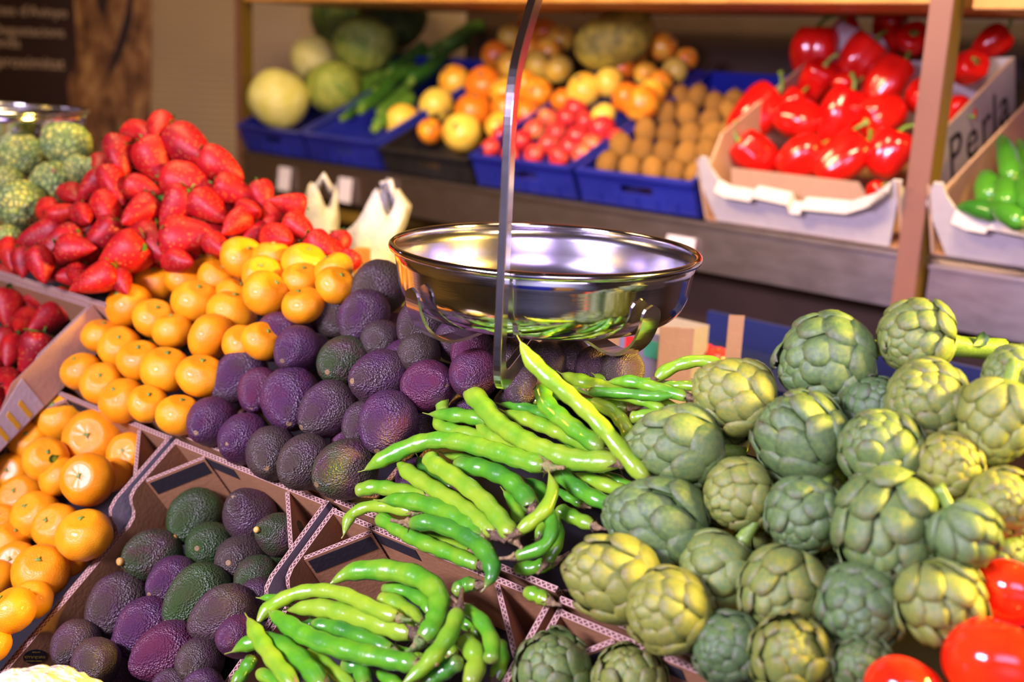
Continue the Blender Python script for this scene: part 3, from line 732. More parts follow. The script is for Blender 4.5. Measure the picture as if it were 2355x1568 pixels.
rows_h = [('lower gaps', [(340, 1010, 70, 70), (470, 1040, 70, 70), (590, 1030, 70, 70), (760, 1130, 70, 70), (950, 1080, 80, 80), (1120, 1010, 80, 80), (1350, 1000, 80, 80), (1560, 960, 80, 80)]),
          ('middle gaps', [(340, 800, 70, 70), (480, 820, 75, 75), (620, 800, 75, 75), (830, 800, 85, 85), (1030, 790, 80, 80), (1180, 800, 80, 80), (1480, 830, 80, 80), (1640, 860, 75, 75), (1800, 830, 75, 75), (1960, 900, 75, 75), (2120, 980, 70, 70)]),
          ('upper gaps', [(540, 640, 70, 70), (680, 610, 75, 75), (860, 620, 80, 80), (1090, 600, 85, 85), (1300, 640, 85, 85), (1560, 690, 80, 80), (1800, 680, 70, 70), (1930, 740, 70, 70)]),
          ('top gaps', [(760, 450, 75, 75), (930, 450, 80, 80), (1200, 400, 90, 90), (1380, 440, 85, 85), (1500, 490, 80, 80), (1000, 280, 80, 80), (1180, 230, 80, 80)])]
strawberries(rows_h, PSTR, -.028, 'tall heap', 'custard apple side', 'half hidden strawberry', 'strawberries of the tall heap', *Z5, seed=19)
rows_g = [
 ('top row', [(30, 1170, 64, 56), (200, 1310, 50, 56), (305, 1290, 76, 74), (442, 1335, 88, 112, (400, 1450))]),
 ('second row', [(60, 1362, 95, 132), (165, 1462, 88, 112), (292, 1440, 90, 84, (240, 1480))]),
 ('third row', [(20, 1590, 60, 84), (75, 1645, 68, 84), (222, 1672, 108, 140, (165, 1800), 'large red strawberry')]),
 ('bottom row', [(-60, 1760, 80, 90), (55, 1900, 100, 132, 'large orange-red strawberry'), (-30, 2010, 70, 80)]),
]
strawberries(rows_g, Plane(BASE.p+NB*(RS-.03), NB), .0, 'small front crate', 'outer edge', SK, 'strawberries in the striped crate', *Z5, seed=10)

# ------------------------------------------------------------------ custard apples
rows_c = [
 ('front row', [(55, 880, 105, 92), (135, 650, 165, 170)]),
 ('second row', [(50, 490, 120, 95), (362, 512, 178, 136)]),
 ('back row', [(135, 315, 152, 142), (532, 400, 112, 78), (445, 247, 178, 140), (625, 385, 60, 60)]),
]
items = gather(rows_c, Plane(PSTR.at(60, 500, 0), nrm(slope(30, 38))), -.01, *Z5); relax(items); random.seed(12)
for k, q in enumerate(items):
    o = put('custard_apple', CHERI[k % 3][0], q, V((random.uniform(-1, 1), random.uniform(-1, 0), .4)), q['r']*q['t']/F, random.random()*6)
    tag(o, heap_label(q, 'scaly green custard apple', 'outer edge', 'custard apple heap'), 'fruit', 'custard apples beside the strawberries')
    child('stem_scar', ASCAR, o, 1.06, 1.2)

# ------------------------------------------------------------------ broad bean pods
BEANS = []
def bean(plane, label, group, pts, w, lift, zx, zy, zs, blunt=False, lift2=None, calyx=True):
    """pts run from the free tip to the stalk end, in picture coordinates"""
    n = len(pts); W = []
    for i, (x, y) in enumerate(pts):
        x, y = x*zs+zx, y*zs+zy; lf = lift+((lift2-lift)*i/(n-1) if lift2 is not None else 0)
        t = plane.t(x, y, lf)
        if plane is PILE: t = min(t, BASE.t(x, y, lf*.8))
        W.append(P(x, y, t))
    tm = (W[0]-CAM).dot(FWD); rw = w*zs/2*tm/F*1.18
    NS_ = 34; c = spline(W, NS_); Lg = sum((c[i+1]-c[i]).length for i in range(NS_-1))
    ph = random.random()*6; nb = max(3, Lg/.023); rad = []; tip = []
    for i in range(NS_):
        s = i/(NS_-1); d0 = s*Lg; d1 = (1-s)*Lg
        k = 1+.075*math.sin(s*nb*2*math.pi+ph)+.03*math.sin(s*7+ph)
        a = min(1, d0/(rw*(1.1 if blunt else 4.2))); a = (1-(1-a)**2)**(.5 if blunt else .85)
        b = min(1, (d1+rw*.2)/(rw*1.7)); b = (1-(1-b)**2)**.5
        rad.append(max(.0007, rw*k*a*(.34+.66*b))); tip.append(max(0, 1-d0/(rw*1.6))*.8+max(0, 1-d1/(rw*1.2))*.5)
    if not blunt:
        e = (c[0]-c[1]).normalized(); c = [c[0]+e*rw*.7+NB*rw*.25]+c; rad = [.0005]+rad; tip = [1]+tip
    ctr = c[len(c)//2].copy()
    vs, fs = tube([p-ctr for p in c], rad, 14, True, .84, NB)
    ns = 14
    for i in range(len(c)):                     # raised seam along two sides
        for j in (3, 4, 10, 11)[:4]:
            v = vs[i*ns+j]; o = c[i]-ctr; vs[i*ns+j] = o+(v-o)*1.03
    o = obj('bean_pod', mesh('bean pod', vs, fs, M_BEAN, True, {'tip': [t for t in tip for _ in range(ns)]}), None, Matrix.Translation(ctr))
    tag(o, label, 'bean pod', group); o.data.materials[0] = M_BEAN
    if calyx:
        e = (c[-1]-c[-3]).normalized(); p = c[-1]-ctr; s_ = max(rw, .004)*1.25
        pts_ = [p-e*s_*.25, p+e*s_*.15, p+e*s_*.6, p+e*s_*1.1+NB*s_*.2, p+e*s_*1.9+NB*s_*.5]
        cv, cf = tube(pts_, [s_*.45, s_*.58, s_*.36, s_*.2, s_*.17], 8)
        cv = displaced(cv, 0, 1, 1); b = len(cv)
        for q in range(5):                      # ragged sepals
            a = q*1.257; sd = e.orthogonal().normalized(); sd = Quaternion(e, a) @ sd; tn = e.cross(sd)
            r0 = p+sd*s_*.5; i0 = len(cv)
            cv += [r0+tn*s_*.2, r0-tn*s_*.2, p+sd*s_*(.85+.3*random.random())+e*s_*random.uniform(-.7, .5)]; cf.append((i0, i0+1, i0+2))
        obj('calyx', mesh('calyx', cv, cf, M_CALB), o)
    return o
random.seed(21)
G1, G2 = 'bean pods of the rear heap', 'bean pods in the front crate'
def B(label, pts, w, lift, **k): bean(PILE, label, G1, pts, w, lift, 780, 760, .34, **k)
B('longest glossy bean pod, spanning the middle of the rear heap', [(170, 945), (330, 850), (560, 755), (760, 745), (1000, 800), (1200, 862), (1400, 918)], 108, .052)
B('thick blunt-nosed bean pod running down the top of the rear heap', [(868, 395), (960, 490), (1060, 610), (1190, 705), (1330, 785), (1480, 842), (1650, 880), (1900, 885)], 118, .048, blunt=True)
B('bean pod whose pointed tip stands up against the scale bracket', [(1225, 75), (1300, 200), (1430, 330), (1560, 440), (1690, 560), (1820, 700), (1950, 860), (2080, 1010)], 98, .135, lift2=.05)
B('pale yellowish bean pod with a brown spot', [(1790, 800), (1640, 700), (1500, 590), (1400, 490), (1375, 370)], 112, .05, blunt=True)
B('short bean pod pointing at the avocados, under the blunt pod', [(600, 565), (740, 568), (880, 582), (1010, 610)], 92, .036)
B('small bean pod tip standing upright beside the dark avocado', [(688, 375), (692, 450), (700, 560)], 82, .03, calyx=False)
B('bean pod half hidden above the longest pod', [(640, 580), (690, 645), (800, 680), (950, 720), (1110, 810)], 82, .03)
B('leaf-tipped bean pod wedged between the longest and the blunt pods', [(920, 630), (1010, 695), (1120, 765), (1260, 850)], 95, .034)
B('slim bean pod behind the blunt pod, near the top of the heap', [(1080, 495), (1250, 520), (1400, 575), (1500, 640)], 74, .022)
B('straight bean pod sloping beneath the pale pod', [(1110, 545), (1280, 605), (1450, 672), (1600, 742), (1830, 860)], 88, .03)
B('round-ended bean pod stub beside the upright pod', [(1265, 400), (1380, 405), (1540, 440)], 80, .02, blunt=True)
B('thin bean pod with a dark tail near the small brown avocado', [(1150, 490), (1250, 463), (1350, 475)], 62, .016)
B('dark green bean pod lying below the round brown avocado', [(1500, 290), (1600, 330), (1720, 368), (1860, 395), (2040, 405)], 92, .016)
B('long yellow-edged bean pod crossing the back of the heap', [(1570, 375), (1750, 420), (1900, 442), (2060, 480), (2200, 535)], 62, .034)
B('bean pod with a folded edge reaching towards the artichokes', [(1820, 345), (1980, 345), (2140, 385), (2360, 450)], 78, .04)
B('bean pod with a dry brown tip beside the open artichoke', [(2290, 432), (2120, 442), (1950, 425), (1700, 410)], 66, .042)
B('dark pointed bean pod behind the yellow-edged pod', [(1725, 298), (1800, 330), (1950, 342), (2180, 350)], 54, .01)
B('arched bean pod on top of the heap against the blue crate', [(2620, 262), (2560, 225), (2440, 205), (2320, 225), (2220, 268), (2140, 330)], 84, .02)
B('yellow bean pod under the arched pod', [(2130, 385), (2300, 370), (2480, 385)], 62, .03)
B('bean pod pointing at the blue-green artichoke', [(1965, 592), (2100, 570), (2330, 548)], 78, .036, blunt=True)
B('lower of the two pods pointing at the blue-green artichoke', [(1980, 650), (2200, 622), (2340, 600)], 62, .02)
B('curved bean pod beside the upright pod, bending to the artichokes', [(1705, 470), (1850, 548), (1930, 640), (1985, 745)], 82, .036, blunt=True)
B('narrow yellow bean pod slanting behind the dry stalk', [(2100, 450), (2210, 490), (2330, 545)], 52, .024)
B('bean pod diving towards the tangle of stalks in the middle', [(600, 845), (650, 905), (760, 975), (900, 1080), (1010, 1180), (1100, 1290), (1175, 1395)], 104, .05, blunt=True)
B('whitish-tipped bean pod beside the diving pod', [(390, 885), (480, 965), (620, 1055), (780, 1150), (920, 1255), (1050, 1375)], 96, .044)
B('thin bluish bean pod under the whitish-tipped pod', [(530, 850), (600, 965), (770, 1065)], 72, .02)
B('wavy blunt bean pod resting near the greenish front avocado', [(110, 1085), (250, 1058), (400, 1082), (600, 1125)], 94, .035, blunt=True)
B('bean pod with a leaf-like tip above the cardboard edge', [(275, 1150), (420, 1145), (600, 1180), (760, 1240), (880, 1325), (960, 1410)], 108, .043)
B('bean pod whose tip hangs down over the cardboard edge', [(30, 1385), (75, 1260), (180, 1195), (330, 1190), (500, 1225)], 76, .034)
B('bluish bean pod lying along the corrugated cardboard edge', [(255, 1255), (400, 1340), (560, 1428), (740, 1500), (950, 1585)], 92, .026, blunt=True)
B('yellow-backed bean pod bending down over the cardboard edge', [(985, 1740), (1035, 1640), (1010, 1530), (920, 1430), (780, 1350), (620, 1300), (480, 1300)], 108, .046)
B('shiny bean pod running under the longest pod to the stalks', [(770, 905), (950, 925), (1120, 990), (1230, 1085), (1310, 1200)], 112, .036, blunt=True)
B('shaded bean pod directly below the longest pod', [(700, 830), (900, 885), (1060, 930)], 70, .024)
B('bean pod standing in the shaded centre of the stalk tangle', [(1110, 1080), (1190, 1180), (1230, 1310)], 82, .024)
B('yellow hooked bean pod crossing the stalk tangle', [(1420, 960), (1445, 1080), (1390, 1210), (1300, 1290), (1215, 1360)], 82, .058)
B('lowest hooked bean pod curling round the stalk tangle', [(1400, 1200), (1440, 1340), (1380, 1460), (1200, 1525)], 84, .05, blunt=True)
B('inner curled bean pod behind the hooked pods', [(1330, 1160), (1380, 1290), (1350, 1420)], 74, .026)
B('outer shaded bean pod curling behind the hooked pods', [(1480, 1250), (1480, 1420), (1400, 1570)], 76, .026)
B('dark striped bean pod between the tangle and the artichokes', [(1470, 940), (1590, 1050), (1720, 1130), (1860, 1185)], 98, .032, blunt=True)
B('pale bean pod beside the dark striped pod', [(1590, 965), (1750, 1025), (1940, 1095)], 88, .024)
B('thin dark bean pod slipping under the bluish artichoke', [(1740, 945), (1900, 1020), (2015, 1085)], 66, .018)
B('small teal bean pod under the dark striped pod', [(1455, 1065), (1550, 1125), (1650, 1180)], 58, .014)
B('short fat bean pod alone beside the withered stalks', [(1470, 1205), (1580, 1260), (1720, 1320)], 88, .028, blunt=True)
B('shaded bean pod low beside the front artichoke', [(1180, 1610), (1330, 1600), (1450, 1560)], 90, .006, blunt=True)
B('shaded bean pod next to the cardboard corner', [(1250, 1760), (1340, 1790), (1420, 1830)], 90, .012, blunt=True)
B('buried bean pod under the yellow-backed pod', [(520, 1370), (680, 1420), (880, 1500)], 74, .012)
B('shaded bean pod under the pale pod and the upright pod', [(1400, 640), (1560, 740), (1700, 830)], 84, .012)
B('shaded bean pod beneath the bean stalks in the centre', [(760, 1150), (900, 1300), (1010, 1480)], 84, .012)
B('shaded bean pod lying under the back of the heap', [(1500, 470), (1700, 500), (1960, 520)], 84, .008)
B('shaded bean pod in the gap above the hooked pods', [(1250, 1000), (1350, 1060), (1420, 1180)], 80, .012)
def D(label, pts, w, lift, **k): bean(BASE, label, G2, pts, w, lift, 500, 1000, .3622, **k)
D('big looping bean pod at the back of the front crate', [(715, 945), (860, 868), (1070, 858), (1270, 900), (1395, 1000), (1400, 1120), (1370, 1210), (1300, 1300)], 118, .03)
D('curved bean pod arching beside the grey cardboard flap', [(250, 1200), (330, 1095), (480, 1012), (650, 985), (820, 1018), (980, 1095), (1150, 1160)], 84, .036)
D('plump bean pod lying under the arching pod', [(430, 1110), (640, 1095), (840, 1140), (1050, 1205), (1240, 1260)], 112, .024)
D('long bean pod crossing the middle of the front crate', [(320, 1110), (460, 1212), (620, 1300), (850, 1372), (1100, 1425), (1275, 1455)], 104, .04)
D('yellowish bean pod pointing up at the avocado crate', [(192, 1160), (265, 1290), (360, 1430), (490, 1600)], 92, .044)
D('bean pod with its tip poking over the crate wall', [(90, 1378), (200, 1322), (350, 1310), (480, 1382), (580, 1480), (680, 1600)], 104, .034)
D('pale bean pod above the long crossing pod', [(590, 1205), (760, 1225), (950, 1295), (1110, 1370)], 88, .022, blunt=True)
D('short curled bean pod inside the big loop', [(1020, 1040), (1120, 1060), (1225, 1140), (1290, 1225)], 96, .020, blunt=True)
D('upper bean pod inside the big loop', [(1040, 970), (1200, 995), (1320, 1060), (1350, 1140)], 84, .012, blunt=True)
D('upright bean pod leaning across the front of the crate', [(1160, 1600), (1300, 1480), (1400, 1370), (1485, 1240), (1530, 1110)], 104, .046)
D('slender bean pod curving down beside the cardboard corner', [(1735, 1450), (1745, 1330), (1685, 1195), (1570, 1100)], 92, .032, blunt=True)
D('bent bean pod between the upright and the slender pods', [(1600, 1600), (1645, 1420), (1560, 1290)], 118, .026, blunt=True)
D('yellow-green bean pod at the very front of the crate', [(1560, 1420), (1430, 1500), (1300, 1600)], 108, .03, blunt=True)
D('bean pod standing against the crate wall by the avocados', [(230, 1400), (180, 1480), (100, 1600)], 78, .012, blunt=True)
D('bluish bean pod under the long crossing pod', [(550, 1385), (700, 1472), (860, 1600)], 88, .016, blunt=True)
D('pale stubby bean pod at the front edge', [(790, 1450), (900, 1480), (940, 1600)], 92, .022, blunt=True)
D('thin bean pod tip beside the grey cardboard flap', [(262, 1035), (360, 1035), (470, 1075)], 44, .026)
D('shaded bean pod tucked under the pod with the poking tip', [(250, 1500), (400, 1580), (520, 1640)], 76, .012, blunt=True)
D('shaded bean pod at the front, under the long crossing pod', [(980, 1490), (1100, 1560), (1200, 1640)], 78, .012)
D('shaded bean pod under the end of the pale pod', [(1090, 1330), (1220, 1400), (1320, 1440)], 74, .008)
D('short bean pod by the dark cardboard wall', [(1500, 1020), (1560, 955), (1645, 950)], 88, .022, blunt=True)
D('shaded bean pod peeping out left of the pale pod', [(400, 1290), (520, 1230), (640, 1190)], 74, .006)
D('shaded bean pod between the loop and the upright pod', [(1380, 1250), (1460, 1330), (1500, 1420)], 90, .004, blunt=True)
D('shaded bean pod behind the upright pod', [(1530, 1180), (1620, 1220), (1700, 1300)], 80, .008, blunt=True)
D('buried bean pod below the curled pod', [(560, 1130), (800, 1230), (1000, 1330)], 90, -.005)
D('buried bean pod in the front corner by the artichoke crate', [(1780, 1300), (1800, 1430), (1760, 1560)], 90, .0, blunt=True)

# ------------------------------------------------------------------ artichokes
def artichokes(rows, plane, lift, where, group, zx=0, zy=0, zs=1, side='bean side'):
    items = gather(rows, plane, lift, zx, zy, zs, 62); relax(items, tol=1.0); random.seed(31)
    for q in items:
        ex = q['ex'] or {}; st = ex.get('s', random.choice((0, 1, 0, 3)))
        leaf, core, L = ARTI[st]; rad = (q['r']*.6+q['rmin']*.4)*q['t']/F*.98
        off = q['off'] or (random.uniform(-.5, .1), random.uniform(.0, .5))
        root = empty('artichoke', mw=Matrix.Translation(P(q['x'], q['y'], q['t'])) @ frame_from_z(pole_dir(q['x'], q['y'], off), random.random()*6) @ Matrix.Scale(rad, 4))
        tag(root, heap_label(q, 'green artichoke', side, where), 'artichoke', group)
        obj('heart', core, root); obj('leaf_bracts', leaf, root)
        if ex.get('stem', 1): obj('stem', ASTEM, root)
K4 = (1400, 680, .4062)
def k5(x, y): return ((1400+x*.34-1400)/.4062, (1035+y*.34-680)/.4062)
def k6(x, y): return ((1555+x*.34-1400)/.4062, (1035+y*.34-680)/.4062)
def A5(x, y, rx, ry, tip, *r): a = k5(x, y); return (a[0], a[1], rx*.837, ry*.837, k5(*tip))+r
def A6(x, y, rx, ry, tip, *r): a = k6(x, y); return (a[0], a[1], rx*.837, ry*.837, k6(*tip))+r
rows_k = [
 ('lowest row', [A5(30, 860, 260, 300, (-200, 800), {'s': 3}, 'pale grey-green artichoke'), A5(400, 1090, 270, 262, (200, 1080), {'s': 0}), A6(350, 1350, 250, 222, (240, 1380), {'s': 0}), A6(780, 1400, 300, 215, (790, 1300), {'s': 2}, 'broad-leaved artichoke'), A6(1260, 1470, 205, 150, (1200, 1390), {'s': 2})]),
 ('second row', [(280, 1290, 282, 232, (40, 1210), {'s': 5}, 'large blue-green pointed artichoke'), A5(760, 830, 252, 312, (610, 1050), {'s': 0}, 'pale glossy tall artichoke'), A5(1190, 930, 250, 262, (1120, 1090), {'s': 4}), A5(1700, 1070, 292, 272, (1690, 1200), {'s': 1}, 'tightly whorled artichoke'), A6(1780, 1010, 242, 272, (1880, 1170), {'s': 4})]),
 ('third row', [(390, 862, 262, 215, (160, 850), {'s': 3}, 'bluish pointed artichoke'), (740, 1122, 215, 180, (610, 1190), {'s': 0}), (1110, 1240, 202, 222, (1030, 1370), {'s': 1}), (1590, 1300, 278, 272, (1560, 1500), {'s': 4}, 'open artichoke with drooping bracts'), (2010, 1340, 165, 175, (2090, 1480), {'s': 2}, 'narrow artichoke with folded-back bracts'), (2210, 1480, 90, 75, (2290, 1480), {'s': 0})]),
 ('fourth row', [(720, 565, 235, 182, (520, 490), {'s': 5}, 'open artichoke'), (1100, 812, 232, 222, (930, 650), {'s': 2}), (1535, 872, 226, 212, (1430, 760), {'s': 1}, 'rounded freckled artichoke'), (1930, 962, 182, 172, (1990, 940), {'s': 0}, 'small yellow-green artichoke'), (2235, 1170, 172, 200, (2260, 1160), {'s': 1}, 'brown-speckled artichoke')]),
 ('fifth row', [(620, 790, 90, 80, (560, 760), {'s': 2}, 'half hidden artichoke'), (1800, 592, 217, 217, (1690, 530), {'s': 0}, 'round purple-tipped artichoke'), (2210, 700, 202, 215, (2150, 900), {'s': 5}, 'blue-green artichoke'), (1500, 615, 110, 80, (1540, 580), {'s': 1}, 'shaded artichoke')]),
 ('top row', [(1240, 372, 296, 242, (1020, 440), {'s': 1}, 'largest yellow-green artichoke'), (1740, 232, 240, 182, (1600, 290), {'s': 0, 'stem': 0}, 'artichoke with a long stem'), (2290, 440, 172, 105, (2200, 460), {'s': 1})]),
 ('hidden row', [(960, 1380, 110, 110, (960, 1300), {'s': 2}, 'shaded artichoke'), (1350, 1500, 120, 110, (1300, 1450), {'s': 2}, 'shaded artichoke'), (620, 1260, 110, 100, (560, 1260), {'s': 2}, 'shaded artichoke'), (1250, 1080, 120, 110, (1250, 1080), {'s': 2}, 'shaded artichoke')]),
]
main, hid = rows_k[:-1], [('gaps', rows_k[-1][1])]
artichokes(main, PILE, .035, 'rear heap', 'artichokes of the rear heap', *K4)
artichokes(hid, PILE, -.01, 'rear heap', 'artichokes of the rear heap', *K4)
artichokes([('corner', [(1275, 1555, 98, 75, (1260, 1500), {'s': 2}), (1450, 1575, 92, 68, (1440, 1520), {'s': 4})])], BASE, -.012, 'front crate', 'artichokes in the front crate', side='cardboard corner')
# the thick stalk of the topmost artichoke
qt = PILE.t(2125, 775, .03); top_a = [o for o in bpy.data.objects if o.get('label', '').startswith('artichoke with a long stem')][0]
pts = [P(2170, 790, qt), P(2205, 797, qt), P(2250, 800, qt+.005), P(2305, 806, qt+.01)]
inv = top_a.matrix_basis.inverted()
ss = inv.to_3x3().col[0].length
tv, tf = tube([inv @ p for p in spline(pts, 10)], [r*ss for r in (.0125, .0115, .0105, .01, .0098, .0098, .01, .0104, .011, .0112)], 12)
obj('stem', mesh('long stem', tv, tf, M_GREENSTEM), top_a)['label'] = 'long cut stem'
lv = [inv @ P(x, y, qt-.008) for x, y in ((2238, 795), (2252, 772), (2262, 762), (2276, 775), (2268, 795))]
obj('stem_leaf', mesh('stem leaf', lv+[v+(inv.to_3x3() @ FWD)*.004 for v in lv], [(0, 1, 2, 3, 4), (9, 8, 7, 6, 5)]+[(i, (i+1) % 5, 5+(i+1) % 5, 5+i) for i in range(5)], M_ARTI, True, {'tip': [0]*10, 'pale': [0]*10}), top_a)

# ------------------------------------------------------------------ tomatoes and cauliflower at the front
for k, (x, y, r, lb) in enumerate(((2322, 1362, 86, 'red tomato behind the biggest one, under the artichokes'), (2295, 1535, 128, 'biggest shiny red tomato'), (2080, 1590, 92, 'orange-red tomato cut off below the artichokes'))):
    q = dict(x=x, y=y, t=BASE.t(x, y, .03)-.01*k); o = put('tomato', TOM[k % 2][0], q, V((.5, .6, .8)), r*q['t']/F, k)
    tag(o, lb, 'tomato', 'tomatoes beside the artichokes'); child('stem_button', TBUT, o, .73, 1.3)
front_crate('low cardboard crate holding the red tomatoes', (1284, 1396), None, w=.32)
tc = [o for o in bpy.data.objects if o.get('label') == 'low cardboard crate holding the red tomatoes'][0]
tc.matrix_basis = Matrix.Translation(U*.335-NB*.01) @ tc.matrix_basis
q = dict(x=70, y=1640, t=1.02); random.seed(41)
cf_ = empty('cauliflower', mw=Matrix.Translation(P(66, 1692, 1.03))); tag(cf_, 'creamy white cauliflower in front of the avocado crate', 'cauliflower')
vs, fs = lathe(ovoid(lambda a: (math.sin(a)*.072, -math.cos(a)*.055), 60), 90)
out = []
for v in vs:
    d = noise.voronoi(v*38)[0][0]; d2 = noise.voronoi(v*120)[0][0]
    out.append(v*(1+.20*max(0, .62-d)+.05*(.5-d2)))
obj('curd', mesh('curd', out, fs, M_CURD), cf_)
bx = empty('wooden_crate', P(66, 1692, 1.03)+V((0, 0, -.062))); tag(bx, 'low wooden crate below the picture edge, carrying the white cauliflower', 'crate')
box('base_panel', (-.13, -.10, -.02), (.10, .09, -.002), M_WOOD, bx)
for nm, lo, hi in (('side_panel', (-.13, -.10, -.02), (-.12, .09, .03)), ('side_panel', (.10, -.10, -.02), (.11, .09, .03)), ('front_panel', (-.12, -.11, -.02), (.10, -.10, .03)), ('back_panel', (-.12, .09, -.02), (.10, .10, .0))): box(nm, lo, hi, M_WOOD, bx)
for x in (-.12, .09): box('leg', (x, -.1, -.92), (x+.02, -.08, -.02), M_WOOD, bx)
for k in range(6):
    a0 = k*1.05; lv = []; lf = []
    for i in range(7):
        ph = -1.3+i*.2
        for j in range(5):
            an = a0+(j-2)*.22*math.sin(.5+i*.38); R = .082+.01*i*.4
            lv.append(V((R*math.cos(ph)*math.cos(an), R*math.cos(ph)*math.sin(an), .06*math.sin(ph)*1.1)))
    for i in range(6):
        for j in range(4): b = i*5+j; lf.append((b, b+1, b+6, b+5))
    obj('outer_leaf', mesh('outer leaf', lv, lf, M_CAB), cf_)

# ------------------------------------------------------------------ hanging scale: bracket and pan
def make_pan(name, label, C, R, t_rim=.0042):
    root = empty(name, C); tag(root, label, 'weighing pan')
    H = .072*R/.165; rc = .040*R/.165; prof = [(0, -H), (R*.55, -H+.0005)]
    Rb = R*.965
    for i in range(9):
        a = i/8*math.pi/2; prof.append((Rb-rc+rc*math.sin(a), -H+rc-rc*math.cos(a)))
    prof += [(Rb+(R-Rb)*.5, -.016), (R, -.001)]
    inner = [(r-.0014, z+.0014 if r < Rb-rc else z) for r, z in prof]; inner[0] = (0, -H+.0016); inner[-1] = (R-.0014, 0)
    vs, fs = lathe(prof+inner[::-1], 96)
    fs = fs[:-2]
    nf = len(fs); half = (len(prof)-1)*96
    obj('bowl', mesh('pan bowl', vs, fs, [M_PAN, M_PANIN], mi=[0 if i < half else 1 for i in range(nf)]), root)
    ring = []; n, m = 96, 10
    for i in range(n):
        a = 2*math.pi*i/n
        for j in range(m):
            b = 2*math.pi*j/m; r = R+.001+t_rim*math.cos(b); ring.append(V((r*math.cos(a), r*math.sin(a), t_rim*math.sin(b))))
    rf = [(i*m+j, ((i+1) % n)*m+j, ((i+1) % n)*m+(j+1) % m, i*m+(j+1) % m) for i in range(n) for j in range(m)]
    obj('rolled_rim', mesh('rolled rim', ring, rf, M_PAN), root)
    return root, H
PT = 1.25; PR = .1665
PC = P(1254, 572, PT)
pan, PH = make_pan('weighing_pan', 'polished steel weighing pan hanging above the avocados and beans', PC, PR)
def make_bracket(label, C, H, R, fd, top):
    """C-shaped flat steel bracket in the plane of fd and z, with a three-armed cradle under the pan"""
    fd = V(fd).normalized(); sd = fd.cross(V((0, 0, 1))).normalized()
    root = empty('scale_bracket', mw=basis(C, fd, -sd, V((0, 0, 1)))); tag(root, label, 'scale bracket')
    r = R*1.10; w = .010; zb = -H-.036
    ctl = [V((.012, 0, zb+.019)), V((-r*.45, 0, zb+.010))]
    ctl += [V((-r+.030, 0, zb+.003)), V((-r+.012, 0, zb+.004)), V((-r+.002, 0, zb+.016)), V((-r, 0, zb+.034))]
    ctl += [V((-r, 0, z)) for z in (-.04, .05, .13)]
    ctl += [V((-r+.001, 0, .155)), V((-r+.008, 0, .182)), V((-r+.022, 0, .205)), V((-r*.45, 0, .205+r*.40)), V((-r*.12, 0, .205+r*.70)), V((0, 0, .205+r*.86)), V((0, 0, .205+r*1.1))]
    c = []
    for a, b in zip(ctl, ctl[1:]):
        for i in range(4): c.append(a.lerp(b, i/4))
    c.append(ctl[-1])
    for _ in range(4): c = [c[0]]+[(c[i-1]+c[i]*2+c[i+1])/4 for i in range(1, len(c)-1)]+[c[-1]]
    th = .0040; vs = []; n = len(c)
    for i in range(n):
        t = (c[min(i+1, n-1)]-c[max(i-1, 0)]).normalized(); nn = V((-t.z, 0, t.x))
        for a, b in ((-1, -1), (1, -1), (1, 1), (-1, 1)): vs.append(c[i]+nn*a*w+V((0, b*th, 0)))
    fs = [(i*4+j, i*4+(j+1) % 4, (i+1)*4+(j+1) % 4, (i+1)*4+j) for i in range(n-1) for j in range(4)]+[(3, 2, 1, 0), tuple((n-1)*4+j for j in range(4))]
    me = mesh('flat bar', vs, fs, M_STRIP, False)
    o = obj('flat_bar', me, root); bv = o.modifiers.new('b', 'BEVEL'); bv.width = .0008; bv.segments = 2; bv.limit_method = 'ANGLE'
    pv, pf = lathe([(0, zb+.015), (.005, zb+.015), (.005, -H-.006), (.011, -H-.005), (.011, -H-.003), (0, -H-.003)], 16); obj('pin', mesh('pin', pv, pf, M_STRIP), root)
    hv, hf = lathe([(0, 0), (.003, 0), (.003, top), (0, top)], 10); obj('suspension_rod', mesh('rod', hv, hf, M_STRIP), root, Matrix.Translation((0, 0, .205+r*1.05)))
    return root, fd, sd
br, fd, sd = make_bracket('C-shaped steel scale bracket carrying the big weighing pan', PC, PH, PR, (.235, .972, 0), 1.18)
def arm(root, ang, H, R):
    """one cradle arm: flat strip under the pan that curls up its side and ends in a round tab"""
    pts = [(.0, -H-.004), (R*.45, -H-.008), (R*.68, -H-.015), (R*.82, -H-.014), (R*.93, -H-.001), (R*.985, -H+.014), (R*1.01, -H+.027), (R*1.02, -H+.043)]
    c = spline([V((a, 0, b)) for a, b in pts], 30); w = .0125; th = .0016; vs = []; n = len(c)
    for i in range(n):
        t = (c[min(i+1, n-1)]-c[max(i-1, 0)]).normalized(); nn = V((-t.z, 0, t.x)); rem = (c[-1]-c[i]).length
        ww = w*math.sqrt(max(0, 1-(1-min(1, rem/w))**2)) if rem < w else w; ww = max(ww, .0006)
        for a, b in ((-1, -1), (1, -1), (1, 1), (-1, 1)): vs.append(c[i]+nn*a*th+V((0, b*ww, 0)))
    fs = [(i*4+j, i*4+(j+1) % 4, (i+1)*4+(j+1) % 4, (i+1)*4+j) for i in range(n-1) for j in range(4)]+[(3, 2, 1, 0), tuple((n-1)*4+j for j in range(4))]
    return obj('cradle_arm', mesh('cradle arm', vs, fs, M_STRIP, False), root, Matrix.Rotation(ang, 4, 'Z'))
inv = br.matrix_basis.to_3x3().inverted()
for wa in (V((-.80, -.60, 0)), V((.62, -.78, 0)), V((.25, .97, 0))):
    l = inv @ wa; arm(br, math.atan2(l.y, l.x), PH, PR)
P2 = P(-12, 250, 2.0)
pan2, H2 = make_pan('weighing_pan', 'second steel weighing pan behind the custard apples', P2, .152)
br2, *_ = make_bracket('steel scale bracket of the second weighing pan by the poster', P2, H2, .152, (.95, .3, 0), 1.0)
inv2 = br2.matrix_basis.to_3x3().inverted()
